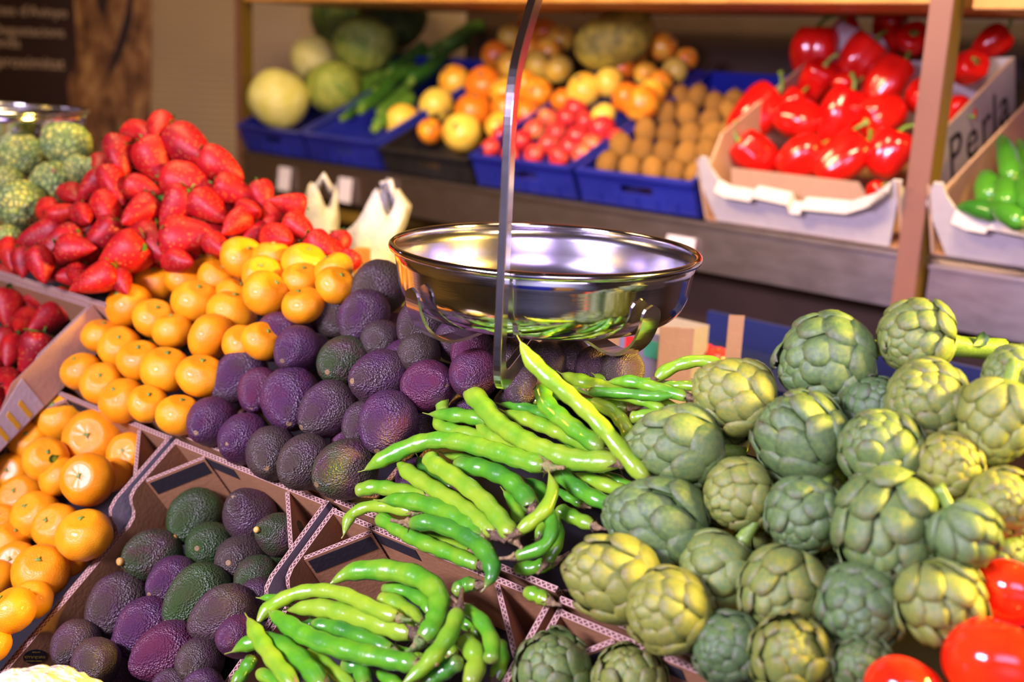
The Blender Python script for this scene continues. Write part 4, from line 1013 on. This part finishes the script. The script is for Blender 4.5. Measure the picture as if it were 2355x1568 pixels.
for wa in (V((-.80, -.60, 0)), V((.62, -.78, 0)), V((.25, .97, 0))):
    l = inv2 @ wa; arm(br2, math.atan2(l.y, l.x), H2, .152)

# ------------------------------------------------------------------ far shelf
def sl_(px): return on_line(S0, US, px)
HB = slope(42.5, 0); Z = V((0, 0, 1))
SX = lambda px: (sl_(px)-S0).dot(US)
xl, xr = SX(562), SX(2355)+.9
sh = empty('display_shelf', mw=basis(S0, US, HB, Z)); tag(sh, 'long steel-fronted display shelf with posts, holding blue and white produce boxes', 'shelf')
def inshelf(name, lo, hi, m, bev=.0): return box(name, lo, hi, m, sh, None, bev)
fm = basis(V((0, 0, 0)), V((1, 0, 0)), V((0, math.cos(math.radians(24)), math.sin(math.radians(24)))), V((0, -math.sin(math.radians(24)), math.cos(math.radians(24)))))
box('sloping_tray', (xl, .0, -.02), (xr, .62, -.002), M_FASC, sh, fm)
XP = SX(2107)
fa = inshelf('fascia', (xl, -.004, -.105), (XP-.03, .004, 0), M_FASC, .001)
inshelf('fascia', (XP+.03, -.004, -.125), (xr, .004, -.012), M_FASC, .001)
inshelf('fascia_lip', (xl, -.012, -.008), (XP-.03, .02, -.001), M_FASC, .001)
inshelf('fascia_lip', (XP+.03, -.012, -.020), (xr, .02, -.013), M_FASC, .001)
bl = SX(745)
inshelf('back_panel', (bl-.17, .72, -1.1), (xr, .74, 1.1), M_DARKW)
inshelf('kick_panel', (xl, .16, -1.17), (xr, .18, -.02), M_DARKW)
zt = vplane(S0, US); pt_ = zt.at(1900, 8)
inshelf('top_board', (xl+.02, -.01, pt_.z-S0.z), (XP-.02, .5, pt_.z-S0.z+.03), M_WOOD, .002)
pt2 = zt.at(2290, 22)
inshelf('top_board', (XP+.045, -.01, pt2.z-S0.z), (xr, .5, pt2.z-S0.z+.03), M_WOOD, .002)
inshelf('end_ledge', (SX(548), -.02, -.155), (SX(905), .16, -.125), M_POSTY, .004)
def post(px, w, d, y0, label):
    x = SX(px)
    inshelf('post', (x-w/2, y0, -S0.z+.001), (x+w/2, y0+.006, 1.55), M_POST, .001)
    inshelf('post', (x-w/2+.001, y0+.006, -S0.z+.001), (x+w/2, y0+d, 1.55), M_POSTY, .001)
post(2107, .042, .05, -.035, '')
post(548, .022, .05, .0, '')
# price cards on the fascia
for px, py, w, h, lb in ((663, 398, .058, .068, 'small white price card below the cabbage crate'), (803, 423, .058, .068, 'small white price card below the zucchini crate'), (1578, 558, .072, .060, 'white price card below the kiwi crate'), (905, 410, .02, .03, 'tiny round white tag on the shelf front')):
    x = SX(px); fpl = vplane(S0-HB*.008, US); z = fpl.at(px, py).z-S0.z-.018
    c = box('price_card', (-w/2, -.0008, -h/2), (w/2, .0008, h/2), M_PAPER, None, basis(S0, US, HB, Z) @ Matrix.Translation((x, -.0155, z)) @ Matrix.Rotation(math.radians(-6), 4, 'X')); tag(c, lb, 'price card', 'price cards on the shelf front')

def plastic_crate(label, x0, x1, m=M_BLUE, H=.085, L=.55, holes=True):
    a, b = SX(x0)+.006, SX(x1)-.006; W = b-a-.006
    root = empty('plastic_crate', mw=basis(S0+US*(a+.003)+NS*.004+VS*.004, US, VS, NS)); tag(root, label, 'crate', 'plastic crates on the far shelf')
    t = .006
    def frame_wall(name, w, mw, hole):
        # wall with a rim lip, ribs and a hand hole
        x = [0, w*.36, w*.64, w]; z = [0, H*.42, H*.68, H] ; vs = [V((i, 0, k)) for k in z for i in x]; fs = []
        for r in range(3):
            for c in range(3):
                if hole and r == 1 and c == 1: continue
                q = r*4+c; fs.append((q, q+1, q+5, q+4))
        me = mesh(name, vs, fs, m, False); bm = bmesh.new(); bm.from_mesh(me); bmesh.ops.solidify(bm, geom=bm.faces[:], thickness=t); bm.to_mesh(me); bm.free()
        return obj(name, me, root, mw)
    frame_wall('front_panel', W, Matrix.Identity(4), holes)
    frame_wall('back_panel', W, Matrix.Translation((0, L, 0)), holes)
    frame_wall('side_panel', L, Matrix.Rotation(math.pi/2, 4, 'Z'), False)
    frame_wall('side_panel', L, Matrix.Translation((W, 0, 0)) @ Matrix.Rotation(math.pi/2, 4, 'Z'), False)
    box('floor_panel', (0, 0, 0), (W, L, .005), m, root)
    box('rim_lip', (-.002, -.010, H-.006), (W+.002, .004, H+.002), m, root, None, .001)
    box('rim_lip', (-.002, -.010, H-.001), (.010, L, H+.003), m, root, None, .001)
    box('rim_lip', (W-.010, -.010, H-.001), (W+.002, L, H+.003), m, root, None, .001)
    for i in range(1, 6): box('rib', (W*i/6-.002, -.006, .004), (W*i/6+.002, 0, H*.4), m, root)
    return root
plastic_crate('blue plastic crate of cabbages at the far shelf end', 566, 716)
plastic_crate('blue plastic crate of zucchini beside the cabbages', 716, 886)
plastic_crate('black plastic crate of yellow fruit beside the zucchini', 886, 1098, M_BLACKP, .07)
plastic_crate('blue plastic crate of small red fruit beside the black crate', 1098, 1337)
plastic_crate('blue plastic crate of kiwis beside the white pepper box', 1337, 1616)
def white_box(label, x0, x1, H=.145, L=.52, txt=False):
    a = SX(x0); W = SX(x1)-a
    root = empty('cardboard_box', mw=basis(S0+US*a+NS*.003+VS*.002, US, VS, NS)); tag(root, label, 'box', 'white cardboard boxes on the far shelf')
    KW = [M_KRAFTW, M_KRAFTW]; h = H*.62
    prof = [(.03, 0), (W-.03, 0), (W+.004, H), (W-.012, H), (W-.05, h+.022), (W-.10, h), (W*.56, h-.004), (W*.55, h-.016), (W*.50, h-.016), (W*.49, h+.002), (W*.32, h+.008), (W*.30, h-.002), (.075, h), (.05, h+.010), (.034, H*.86), (.028, H+.004), (.012, H+.004), (-.004, H*.74)]
    slab('front_panel', prof, .006, KW, root, Matrix.Translation((0, 0, 0)))
    lip = [(a_, b_) for a_, b_ in prof[3:14]]
    n = len(lip); vs = []
    for a_, b_ in lip: vs += [V((a_, -.001, b_+.001)), V((a_, -.022, b_-.014)), V((a_, -.020, b_-.017)), V((a_, .004, b_-.003))]
    obj('folded_lip', mesh('folded lip', vs, [(i*4+j, (i+1)*4+j, (i+1)*4+(j+1) % 4, i*4+(j+1) % 4) for i in range(n-1) for j in range(4)], M_KRAFTW, False), root)
    sp_ = [(0, 0), (L, 0), (L, H+.02), (.10, H+.01), (.06, H-.02), (.03, H*.72), (.0, H)]
    sl_p = sp_ if txt else [(y, min(z, H*.72) if y > .03 else z) for y, z in sp_]
    s1 = slab('side_panel', sl_p, .006, [M_TAN_CARD, M_TAN_CARD], root, Matrix.Translation((0, 0, 0)), 'yz')
    slab('side_panel', sp_, .006, [M_KRAFTW if txt else M_KRAFT, M_TAN_CARD], root, Matrix.Translation((W-.006, 0, 0)), 'yz')
    slab('back_panel', [(0, 0), (W, 0), (W, H+.02), (W*.40, H+.0), (W*.36, H+.05), (.06, H+.09), (.0, H+.03)], .006, KW, root, Matrix.Translation((0, L, 0)))
    slab('bottom_panel', [(0, 0), (W, 0), (W, L), (0, L)], .005, KK, root, Matrix.Identity(4), 'xy')
    return root, W
b1, W1 = white_box('white cardboard box of red peppers with a dipped front', 1622, 2078, txt=True)
slab('inner_flap', [(.05, .05), (W1-.07, .05), (W1-.10, .112), (.06, .112)], .004, [M_TAN_CARD, M_EDGE], b1, Matrix.Translation((0, .035, 0)))
text('lettering', 'GARANTIA', .012, M_BLACKL, b1, basis(V((W1-.035, -.0225, .112)), V((.72, 0, .69)), V((-.69, 0, .72)), V((0, -1, 0))), .0002)
b2, W2 = white_box('white cardboard box of green peppers beyond the brown post', 2140, 2640)
for ch, xx in zip('Perla', (.20, .278, .350, .405, .440)):
    text('letter', ch, .125, M_BLACKL, b1, basis(V((W1+.0008, xx, .082)), V((0, 1, 0)), V((0, 0, 1)), V((1, 0, 0))), .0003, 'LEFT')
M_GPRINT = mat('green leaf print', (.06, .22, .02), .7)
random.seed(5)
for k in range(9):
    y, z, a = .055+random.random()*.10, .04+random.random()*.085, random.random()*6
    slab('leaf_print', [(.012*math.cos(t*.7854)*1.0, .006*math.sin(t*.7854)) for t in range(8)], .0004, [M_GPRINT, M_GPRINT], b1, Matrix.Translation((W1+.0002, y, z)) @ Matrix.Rotation(a, 4, 'X'), 'yz')['label'] = 'green printed leaf'

# ------------------------------------------------------------------ produce on the far shelf
def far(rows, lift, name, protos, where, side, kind, group, part=None, partz=1, up=None, tol=.9, s=1.0, pname='stem', plane=None):
    items = gather(rows, plane or SHELF, lift); relax(items, tol=tol, maxd=.12); random.seed(len(items))
    for k, q in enumerate(items):
        me, top = protos[k % len(protos)]
        ax = pole_dir(q['x'], q['y'], q['off']) if q['off'] else V((random.uniform(-.8, .8), random.uniform(-1, .2), random.uniform(-.2, 1))) if up is None else V(up)+V((random.uniform(-.3, .3), random.uniform(-.3, .3), random.uniform(-.2, .2)))
        o = put(name, me, q, ax, (q['r']*.5+q['rmin']*.5)*q['t']/F*s, random.random()*6)
        tag(o, heap_label(q, kind, side, where), 'fruit' if 'pepper' not in name else 'pepper', group); q['o'] = o
        if part: child(pname, part[k % len(part)] if isinstance(part, list) else part, o, top*partz, 1, random.random()*6)
    return items
PYEL = Plane(SHELF.at(1060, 320, 0), US.cross(slope(42.5, 33)))
far([('front row', [(925, 282, 42, 44, (945, 285)), (990, 302, 30, 30), (1062, 305, 47, 45, (1048, 290)), (1150, 292, 36, 34)]),
     ('second row', [(1004, 243, 46, 40, (1030, 258)), (1088, 256, 47, 42), (1165, 248, 38, 36), (1212, 262, 34, 36)]),
     ('third row', [(1045, 186, 38, 38), (1112, 195, 44, 44, (1105, 172)), (1160, 212, 34, 34), (1206, 198, 42, 36), (1236, 214, 40, 36)]),
     ('fourth row', [(1140, 128, 36, 34), (1178, 150, 34, 34), (1240, 150, 34, 34), (1285, 160, 34, 36)]),
     ('top row', [(1176, 84, 32, 32), (1216, 62, 30, 30), (1250, 72, 34, 34), (1290, 90, 30, 44), (1214, 112, 34, 34), (1262, 118, 34, 32)])],
    .075, 'yellow_fruit', YEL, 'black crate heap', 'zucchini side', 'round yellow-orange fruit', 'round yellow fruit on the far shelf', CROWN, 1, pname='crown', plane=PYEL)
far([('front row', [(1292, 230, 27, 27), (1388, 265, 40, 26), (1475, 238, 46, 42, (1440, 225))]),
     ('second row', [(1345, 207, 44, 42), (1402, 190, 36, 36), (1440, 225, 36, 36), (1500, 215, 36, 36)]),
     ('third row', [(1432, 158, 34, 32), (1485, 170, 28, 28), (1552, 163, 30, 32), (1520, 190, 32, 30)]),
     ('top row', [(1460, 130, 32, 28), (1525, 108, 38, 34, 'dark red fruit'), (1580, 135, 26, 28)])],
    .085, 'yellow_fruit', YEL, 'heap behind red fruit', 'black crate side', 'round yellow-orange fruit', 'round yellow fruit on the far shelf', CROWN, 1, pname='crown', plane=PYEL)
far([('front row', [(1128, 340, 27, 24), (1175, 358, 28, 22), (1228, 356, 30, 24), (1285, 364, 30, 22), (1338, 354, 36, 24)]),
     ('second row', [(1152, 312, 28, 24), (1200, 325, 30, 26), (1262, 335, 32, 24), (1312, 338, 28, 26), (1365, 335, 34, 26)]),
     ('third row', [(1180, 290, 30, 24), (1228, 300, 30, 24), (1278, 305, 30, 24), (1328, 312, 32, 24), (1385, 298, 42, 30), (1420, 322, 30, 26)]),
     ('top row', [(1213, 268, 34, 24), (1260, 272, 30, 24), (1305, 272, 30, 26), (1345, 280, 30, 24), (1325, 250, 40, 26)])],
    .078, 'red_fruit', REDF, 'blue crate', 'black crate side', 'small glossy red fruit', 'small red fruit in the blue crate', ASCAR, .95, pname='stem_scar')
far([('front row', [(1398, 378, 30, 26), (1450, 388, 32, 26), (1502, 392, 32, 26), (1553, 398, 30, 26), (1598, 402, 28, 24)]),
     ('second row', [(1428, 338, 30, 28), (1478, 348, 30, 28), (1530, 354, 32, 28), (1580, 358, 32, 28), (1628, 352, 30, 28)]),
     ('third row', [(1485, 302, 28, 26), (1538, 312, 30, 27), (1588, 312, 30, 27), (1638, 312, 30, 28), (1676, 305, 24, 28)]),
     ('fourth row', [(1532, 264, 28, 26), (1582, 266, 28, 26), (1634, 280, 30, 26), (1676, 262, 28, 28)]),
     ('top row', [(1566, 226, 28, 24), (1606, 222, 26, 24), (1645, 240, 26, 24), (1690, 238, 28, 28)])],
    .080, 'kiwi_fruit', KIWI, 'blue crate', 'red fruit side', 'brown fuzzy kiwi', 'kiwis in the blue crate', ASCAR, 1.18, (0, .3, 1), pname='stem_scar')
big = dict(x=1415, y=92, t=SHELF.t(1415, 92, .20)); vs, fs = lathe(ovoid(lambda a: (math.sin(a)*.8, -math.cos(a)*1.15), 24), 30)
o = put('mottled_melon', mesh('mottled melon', displaced(vs, .12, 1.1, 4), fs, M_MELON), big, RT*.9-DN*.35, 82*big['t']/F, 0); tag(o, 'large mottled green-yellow melon on top of the yellow fruit', 'melon'); child('stem', ASCAR, o, 1.12, 1.3)
cq = [dict(x=x, y=y, r=r, t=SHELF.t(x, y, l)) for x, y, r, l in ((640, 228, 71, .135), (722, 138, 56, .12), (768, 200, 62, .125), (838, 102, 70, .13), (800, 40, 84, .20), (905, 35, 76, .18))]
relax(cq, tol=1.0, maxd=.2)
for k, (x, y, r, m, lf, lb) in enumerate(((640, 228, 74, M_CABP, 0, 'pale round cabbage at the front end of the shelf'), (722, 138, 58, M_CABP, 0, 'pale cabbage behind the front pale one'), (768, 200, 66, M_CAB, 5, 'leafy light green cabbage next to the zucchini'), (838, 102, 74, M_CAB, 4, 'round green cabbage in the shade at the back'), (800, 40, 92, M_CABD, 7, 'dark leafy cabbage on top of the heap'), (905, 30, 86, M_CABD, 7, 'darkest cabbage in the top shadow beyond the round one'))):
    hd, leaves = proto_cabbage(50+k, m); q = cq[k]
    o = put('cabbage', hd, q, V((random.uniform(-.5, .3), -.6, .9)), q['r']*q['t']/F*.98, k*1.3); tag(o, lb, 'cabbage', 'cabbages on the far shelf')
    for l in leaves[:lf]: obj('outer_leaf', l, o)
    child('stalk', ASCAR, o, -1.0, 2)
# zucchini
ZV = [mesh('zucchini', *lathe([(0, -1.0), (.075, -1.0), (.12, -.96), (.135, -.8), (.14, -.3), (.13, .3), (.12, .7), (.09, .86), (.075, .9), (0, .9)], 16, lambda p, a: p+V((.08*p.z*p.z, 0, 0))), M_ZUC),]
ZEND = mesh('zucchini end', *lathe([(0, -.02), (.085, -.02), (.075, .02), (.06, .06), (.07, .14), (.06, .16), (0, .16)], 8), M_GREENSTEM)
zs_ = [(790, 268, 850, 225, 'zucchini with a pale cut end at the crate front'), (868, 292, 925, 250, 'lowest zucchini beside the yellow fruit'), (835, 250, 890, 208, 'zucchini above the pale-ended one'), (880, 258, 930, 215, 'zucchini in the middle of the front layer'), (815, 215, 870, 178, 'zucchini leaning on the light green cabbage'), (870, 205, 930, 165, 'bright green zucchini in the middle of the crate'), (920, 215, 975, 172, 'zucchini beside the third yellow fruit'), (900, 165, 955, 128, 'zucchini under the shadow line'), (950, 185, 1010, 145, 'bright zucchini near the tall yellow fruit'), (960, 140, 1020, 105, 'shaded zucchini towards the back'), (1000, 128, 1060, 90, 'shaded zucchini beside the orange fruit'), (1030, 95, 1085, 62, 'darkest zucchini at the crate back'), (840, 180, 890, 140, 'zucchini touching the round green cabbage')]
for k, (xa, ya, xb, yb, lb) in enumerate(zs_):
    lf = .07+.018*(k % 3); a = SHELF.at(xa, ya, lf); b = a+VS*.17; b2_ = P(xb, yb, proj(b)[2]); ax = (a-b2_).normalized(); c = a-ax*.085
    o = obj('zucchini', ZV[0], None, Matrix.Translation(c) @ frame_from_z(ax, k) @ Matrix.Diagonal((.165, .165, .10, 1))); tag(o, lb, 'zucchini', 'zucchini in the blue crate'); child('stem_end', ZEND, o, .9)
# red peppers
def z4(r): return [tuple([a[0]*.3207+1600, a[1]*.3207, a[2]*.3207, a[3]*.3207]+[((e[0]*.3207+1600, e[1]*.3207) if isinstance(e, tuple) else e) for e in a[4:]]) for a in r]
rows_p = [('front row', z4([(425, 1110, 142, 150, (300, 1000)), (770, 1130, 165, 160, (930, 1020)), (1060, 1140, 155, 165, (1210, 1030)), (1390, 1090, 135, 205, (1490, 900), 'long red pepper with a green stem'), (1290, 1370, 80, 60, 'low red pepper in the box corner')])),
          ('second row', z4([(440, 810, 185, 165, (570, 690), 'creased red pepper with a bent stem'), (735, 860, 160, 142), (1045, 830, 155, 180, (1110, 690), 'red pepper with a thick curved stem'), (1340, 830, 190, 130, (1180, 900))])),
          ('third row', z4([(700, 740, 110, 100), (875, 585, 150, 125), (1060, 590, 90, 70), (1380, 585, 165, 140, (1470, 470), 'red pepper with a hooked green stem'), (1610, 690, 95, 140)])),
          ('top row', z4([(850, 375, 172, 165, (880, 200)), (1170, 430, 150, 160, (1260, 320), 'shaded red pepper with a thin stem'), (1090, 215, 90, 110), (1400, 220, 130, 120), (1560, 290, 120, 110)])),
          ('row past the post', z4([(1880, 800, 90, 190), (1950, 490, 115, 130), (2130, 300, 140, 110, (2230, 220))]))]
far(rows_p, .11, 'red_pepper', PEPPER, 'white box', 'kiwi side', 'shiny red pepper', 'red peppers in the white box', PSTEM, .78, None, .86, 1.04, plane=Plane(SHELF.at(1850, 400, 0), US.cross(slope(42.5, 38))))
# green peppers in the second white box
gl = [((2230, 500), (2340, 470), 26, 'green pepper lying across the front corner of the box'), ((2195, 480), (2300, 495), 22, 'green pepper lying lowest against the white front'), ((2260, 470), (2355, 515), 24, 'green pepper lying beside the lowest one'), ((2300, 310), (2330, 410), 24, 'pointed green pepper standing at the box side'), ((2345, 320), (2358, 420), 24, 'green pepper standing behind the pointed one'), ((2262, 400), (2285, 470), 34, 'dark rounded green pepper in the shade'), ((2310, 405), (2318, 480), 30, 'light green pepper with a pale stem'), ((2350, 400), (2380, 480), 30, 'green pepper at the picture border'), ((2330, 350), (2390, 400), 26, 'green pepper high in the box')]
for k, (a, b, w, lb) in enumerate(gl):
    lf = .085+.012*(k % 4); A = SHELF.at(*a, lf); Bp = P(*b, SHELF.t(*b, lf)-.02); pts = spline([A, A.lerp(Bp, .35)+NS*.006, A.lerp(Bp, .7)+NS*.004, Bp], 16); r = w*proj(A)[2]/F
    ctr = pts[8].copy(); vs, fs = tube([p-ctr for p in pts], [r*min(1, .12+1.4*(i/15)**.7)*(1 if i < 14 else .8 if i == 14 else .45) for i in range(16)], 14)
    o = obj('green_pepper', mesh('green pepper', displaced(vs, .12, 20, k), fs, M_CHILI), None, Matrix.Translation(ctr)); tag(o, lb, 'pepper', 'green peppers in the white box')
    e = (pts[-1]-pts[-2]).normalized(); s0 = pts[-1]-ctr; tv, tf = tube([s0-e*.004, s0+e*.01, s0+e*.02+NS*.006, s0+e*.026+NS*.016], [r*.5, r*.28, r*.2, r*.22], 8); obj('stem', mesh('stem', tv, tf, M_GREENSTEM), o)

# ------------------------------------------------------------------ wall, poster, bags, odds under the shelf
pa, pb = WP.at(-260, -260), WP.at(352, 420)
pm_ = Matrix.Translation((0, WY, 0))
po = empty('poster', mw=Matrix.Translation((pb.x, WY, pb.z))); tag(po, 'dark brown wall poster with a tree trunk and cream lettering', 'poster')
box('board', (pa.x-pb.x, -.012, 0), (0, -.001, pa.z-pb.z), M_POSTER, po)
def wp(x, y, d=.013): p = WP.at(x, y); return V((p.x-pb.x, -d, p.z-pb.z))
tr = [(190, 400), (172, 330), (165, 250), (158, 190), (182, 130), (178, 60), (170, -60), (215, -60), (228, 20), (245, 45), (262, -60), (305, -60), (292, 20), (282, 60), (268, 110), (252, 160), (245, 182), (272, 150), (292, 105), (308, 50), (312, -60), (350, -60), (350, 210), (338, 300), (330, 400)]
slab('tree_picture', [(wp(*q).x, wp(*q).z) for q in tr], .0015, [M_BARK, M_BARK], po, Matrix.Translation((0, -.0138, 0)))
for k, (b, x, y, s_) in enumerate((('Productes d\'Avinyo', 158, 31, .050), ('Degustacions', 152, 76, .050), ('i venda', 50, 100, .050), ('frescideproximitat', 152, 148, .060))):
    text('lettering', b, s_, M_LETTER, po, Matrix.Translation(wp(x, y, .014)) @ Matrix.Rotation(math.pi/2, 4, 'X'), .001, 'RIGHT')
def bag(label, pts, t, seed, d=.07):
    random.seed(seed); n = 26; m = 20; c = P(sum(p[0] for p in pts)/len(pts), sum(p[1] for p in pts)/len(pts), t); vs = []
    prof = sorted(pts, key=lambda p: p[1]); ys = sorted(set(p[1] for p in pts)); fs = []
    y0, y1 = ys[0], ys[-1]
    def width(y):
        L = [p for p in pts if p[2] == 'l']; R_ = [p for p in pts if p[2] == 'r']
        def it(q):
            q = sorted(q, key=lambda p: p[1])
            if y <= q[0][1]: return q[0][0]
            for a, b in zip(q, q[1:]):
                if a[1] <= y <= b[1]: return a[0]+(b[0]-a[0])*(y-a[1])/(b[1]-a[1])
            return q[-1][0]
        return it(L), it(R_)
    for i in range(n):
        y = y0+(y1-y0)*i/(n-1); l, r = width(y); mid, hw = (l+r)/2, (r-l)/2*t/F
        for j in range(m):
            a = 2*math.pi*j/m; ctr = P(mid, y, t)
            k = 1+.10*math.sin(j*2.1+seed+i*.15)+.12*noise.noise(V((math.cos(a)*2, math.sin(a)*2, i*.22+seed*5)))
            up = Z*(.025*math.sin(a*3+seed)*(1-i/(n-1))**3)
            vs.append(ctr+V((math.cos(a)*hw*k, math.sin(a)*d*(.35+.65*i/(n-1))*k, 0))+up-c)
    fs = grid_faces(n, m)+[tuple(range((n-1)*m, n*m))]
    o = empty('plastic_bag', c); tag(o, label, 'bag', 'white plastic bags under the shelf'); obj('sack', mesh('sack', vs, fs, M_BAG), o)
    hv, hf = tube([vs[2], vs[2].lerp(vs[6], .5)+Z*.03, vs[6]], [.008, .006, .008], 8); obj('handle', mesh('handle', hv, hf, M_BAG), o)
bag('white plastic bag standing beside the strawberry heap', [(700, 455, 'l'), (690, 520, 'l'), (688, 640, 'l'), (770, 450, 'r'), (778, 530, 'r'), (790, 640, 'r')], 2.15, 1, .04)
bag('larger crumpled white plastic bag behind the weighing pan', [(855, 462, 'l'), (830, 500, 'l'), (785, 545, 'l'), (780, 690, 'l'), (915, 462, 'r'), (945, 490, 'r'), (925, 540, 'r'), (925, 690, 'r')], 2.0, 2)
a = P(832, 620, 1.8); o = box('wooden_stake', (-.013, -.008, -.30), (.013, .008, .035), M_WOOD, None, Matrix.Translation(a), .002); tag(o, 'short amber wooden stake beside the brown avocado', 'stake')
# under the shelf, seen beyond the pan and the artichokes
lb_ = basis(P(1760, 905, 1.72), US, HB, Z); q0 = empty('blue_tray', mw=lb_); tag(q0, 'blue plastic tray in the shade beyond the artichokes', 'tray')
box('base_panel', (-.30, 0, -.03), (.25, .3, -.02), M_BLUESHADE, q0); box('back_panel', (-.30, .29, -.03), (.25, .3, .035), M_BLUESHADE, q0); box('front_panel', (-.30, -.006, -.03), (.25, 0, .012), M_BLUESHADE, q0)
for k, (x, y, w, h, lb) in enumerate(((1535, 830, .028, .10, 'pale pink card standing beyond the bean pods'), (1570, 825, .026, .09, 'second pale pink card, nearer the blue tray'), (1686, 812, .022, .11, 'lone pale pink card standing in front of the blue tray'), (1392, 830, .036, .09, 'cream card standing behind the brown avocados'))):
    c = P(x, y, 1.62); o = box('price_card', (-w/2, -.0015, -h/2), (w/2, .0015, h/2), M_PINKC, None, Matrix.Translation(c)); tag(o, lb, 'price card', 'cards standing below the shelf')
wb = empty('printed_carton', mw=basis(P(1460, 845, 1.75), US, HB, Z)); tag(wb, 'white carton with red and green bands under the weighing pan', 'carton')
box('carton_body', (-.10, 0, -.06), (.05, .12, .06), M_WHITESHADE, wb)
for k in range(4): box('printed_square', (-.095+k*.037, -.0015, .022), (-.070+k*.037, -.0001, .048), (M_REDCARD, M_GREENCARD)[k % 2], wb)['label'] = ('red', 'green')[k % 2]+' printed square'
random.seed(61)
for k, (x, y) in enumerate(((1560, 790), (1590, 812), (1622, 818), (1648, 826), (1600, 842), (1640, 846))):
    q = dict(x=x, y=y, t=1.80+.03*(k % 3)); o = put('red_fruit', REDF[k % 3][0], q, V((0, -.4, 1)), .022, k); tag(o, f'dark red fruit in the shade of the blue tray, {ORD[k]} from the pan', 'fruit', 'dark red fruit in the blue tray'); child('stem_scar', ASCAR, o, .9)

# ------------------------------------------------------------------ light
w = bpy.data.worlds.new('world'); sc.world = w; w.use_nodes = True
w.node_tree.nodes['Background'].inputs[0].default_value = (.75, .62, .80, 1); w.node_tree.nodes['Background'].inputs[1].default_value = .012
def area(name, loc, aim, size, energy, col, spread=180):
    l = bpy.data.lights.new(name, 'AREA'); l.shape = 'RECTANGLE'; l.size, l.size_y = size; l.energy = energy; l.color = col; l.spread = math.radians(spread)
    o = link(bpy.data.objects.new(name, l)); o.location = loc; o.rotation_euler = (V(aim)-V(loc)).to_track_quat('-Z', 'Y').to_euler(); return o
area('stall_lamp_cool', (-1.25, -.05, 2.1), (.0, 1.2, 1.15), (.62, .34), 40, (.78, .64, 1.0), 110)
area('stall_lamp_warm', (1.65, .75, 2.1), (.2, 1.15, 1.2), (.45, .3), 44, (1.0, .62, .11), 85)
area('pan_reflection_fill', (.3, -1.1, 2.3), (.1, -3.0, .7), (1.6, .3), 75, (.66, .66, 1.0), 120)  # added lamp, brightens the wall that the pan reflects
area('shelf_lamp_warm', (-.65, 1.75, 2.25), (0, 2.9, 1.25), (.6, .2), 22, (1.0, .70, .36), 130)
area('shelf_lamp_warm', (.35, 1.25, 2.35), (.75, 2.35, 1.22), (.4, .2), 12, (1.0, .72, .42), 110)
area('shelf_lamp_violet', (.3, .2, 1.75), (.5, 2.4, 1.2), (.6, .3), 3.5, (.72, .5, 1.0), 90)
area('wall_lamp_warm', (-1.2, 3.0, 2.7), (-1.0, 4.1, 1.6), (.6, .2), 7, (1.0, .66, .30))
sc.view_settings.view_transform = 'Standard'; sc.view_settings.look = 'None'; sc.view_settings.gamma = 1
sc.view_settings.use_curve_mapping = False; sc.view_settings.exposure = -0.15
sc.cycles.use_denoising = True; sc.cycles.max_bounces = 6
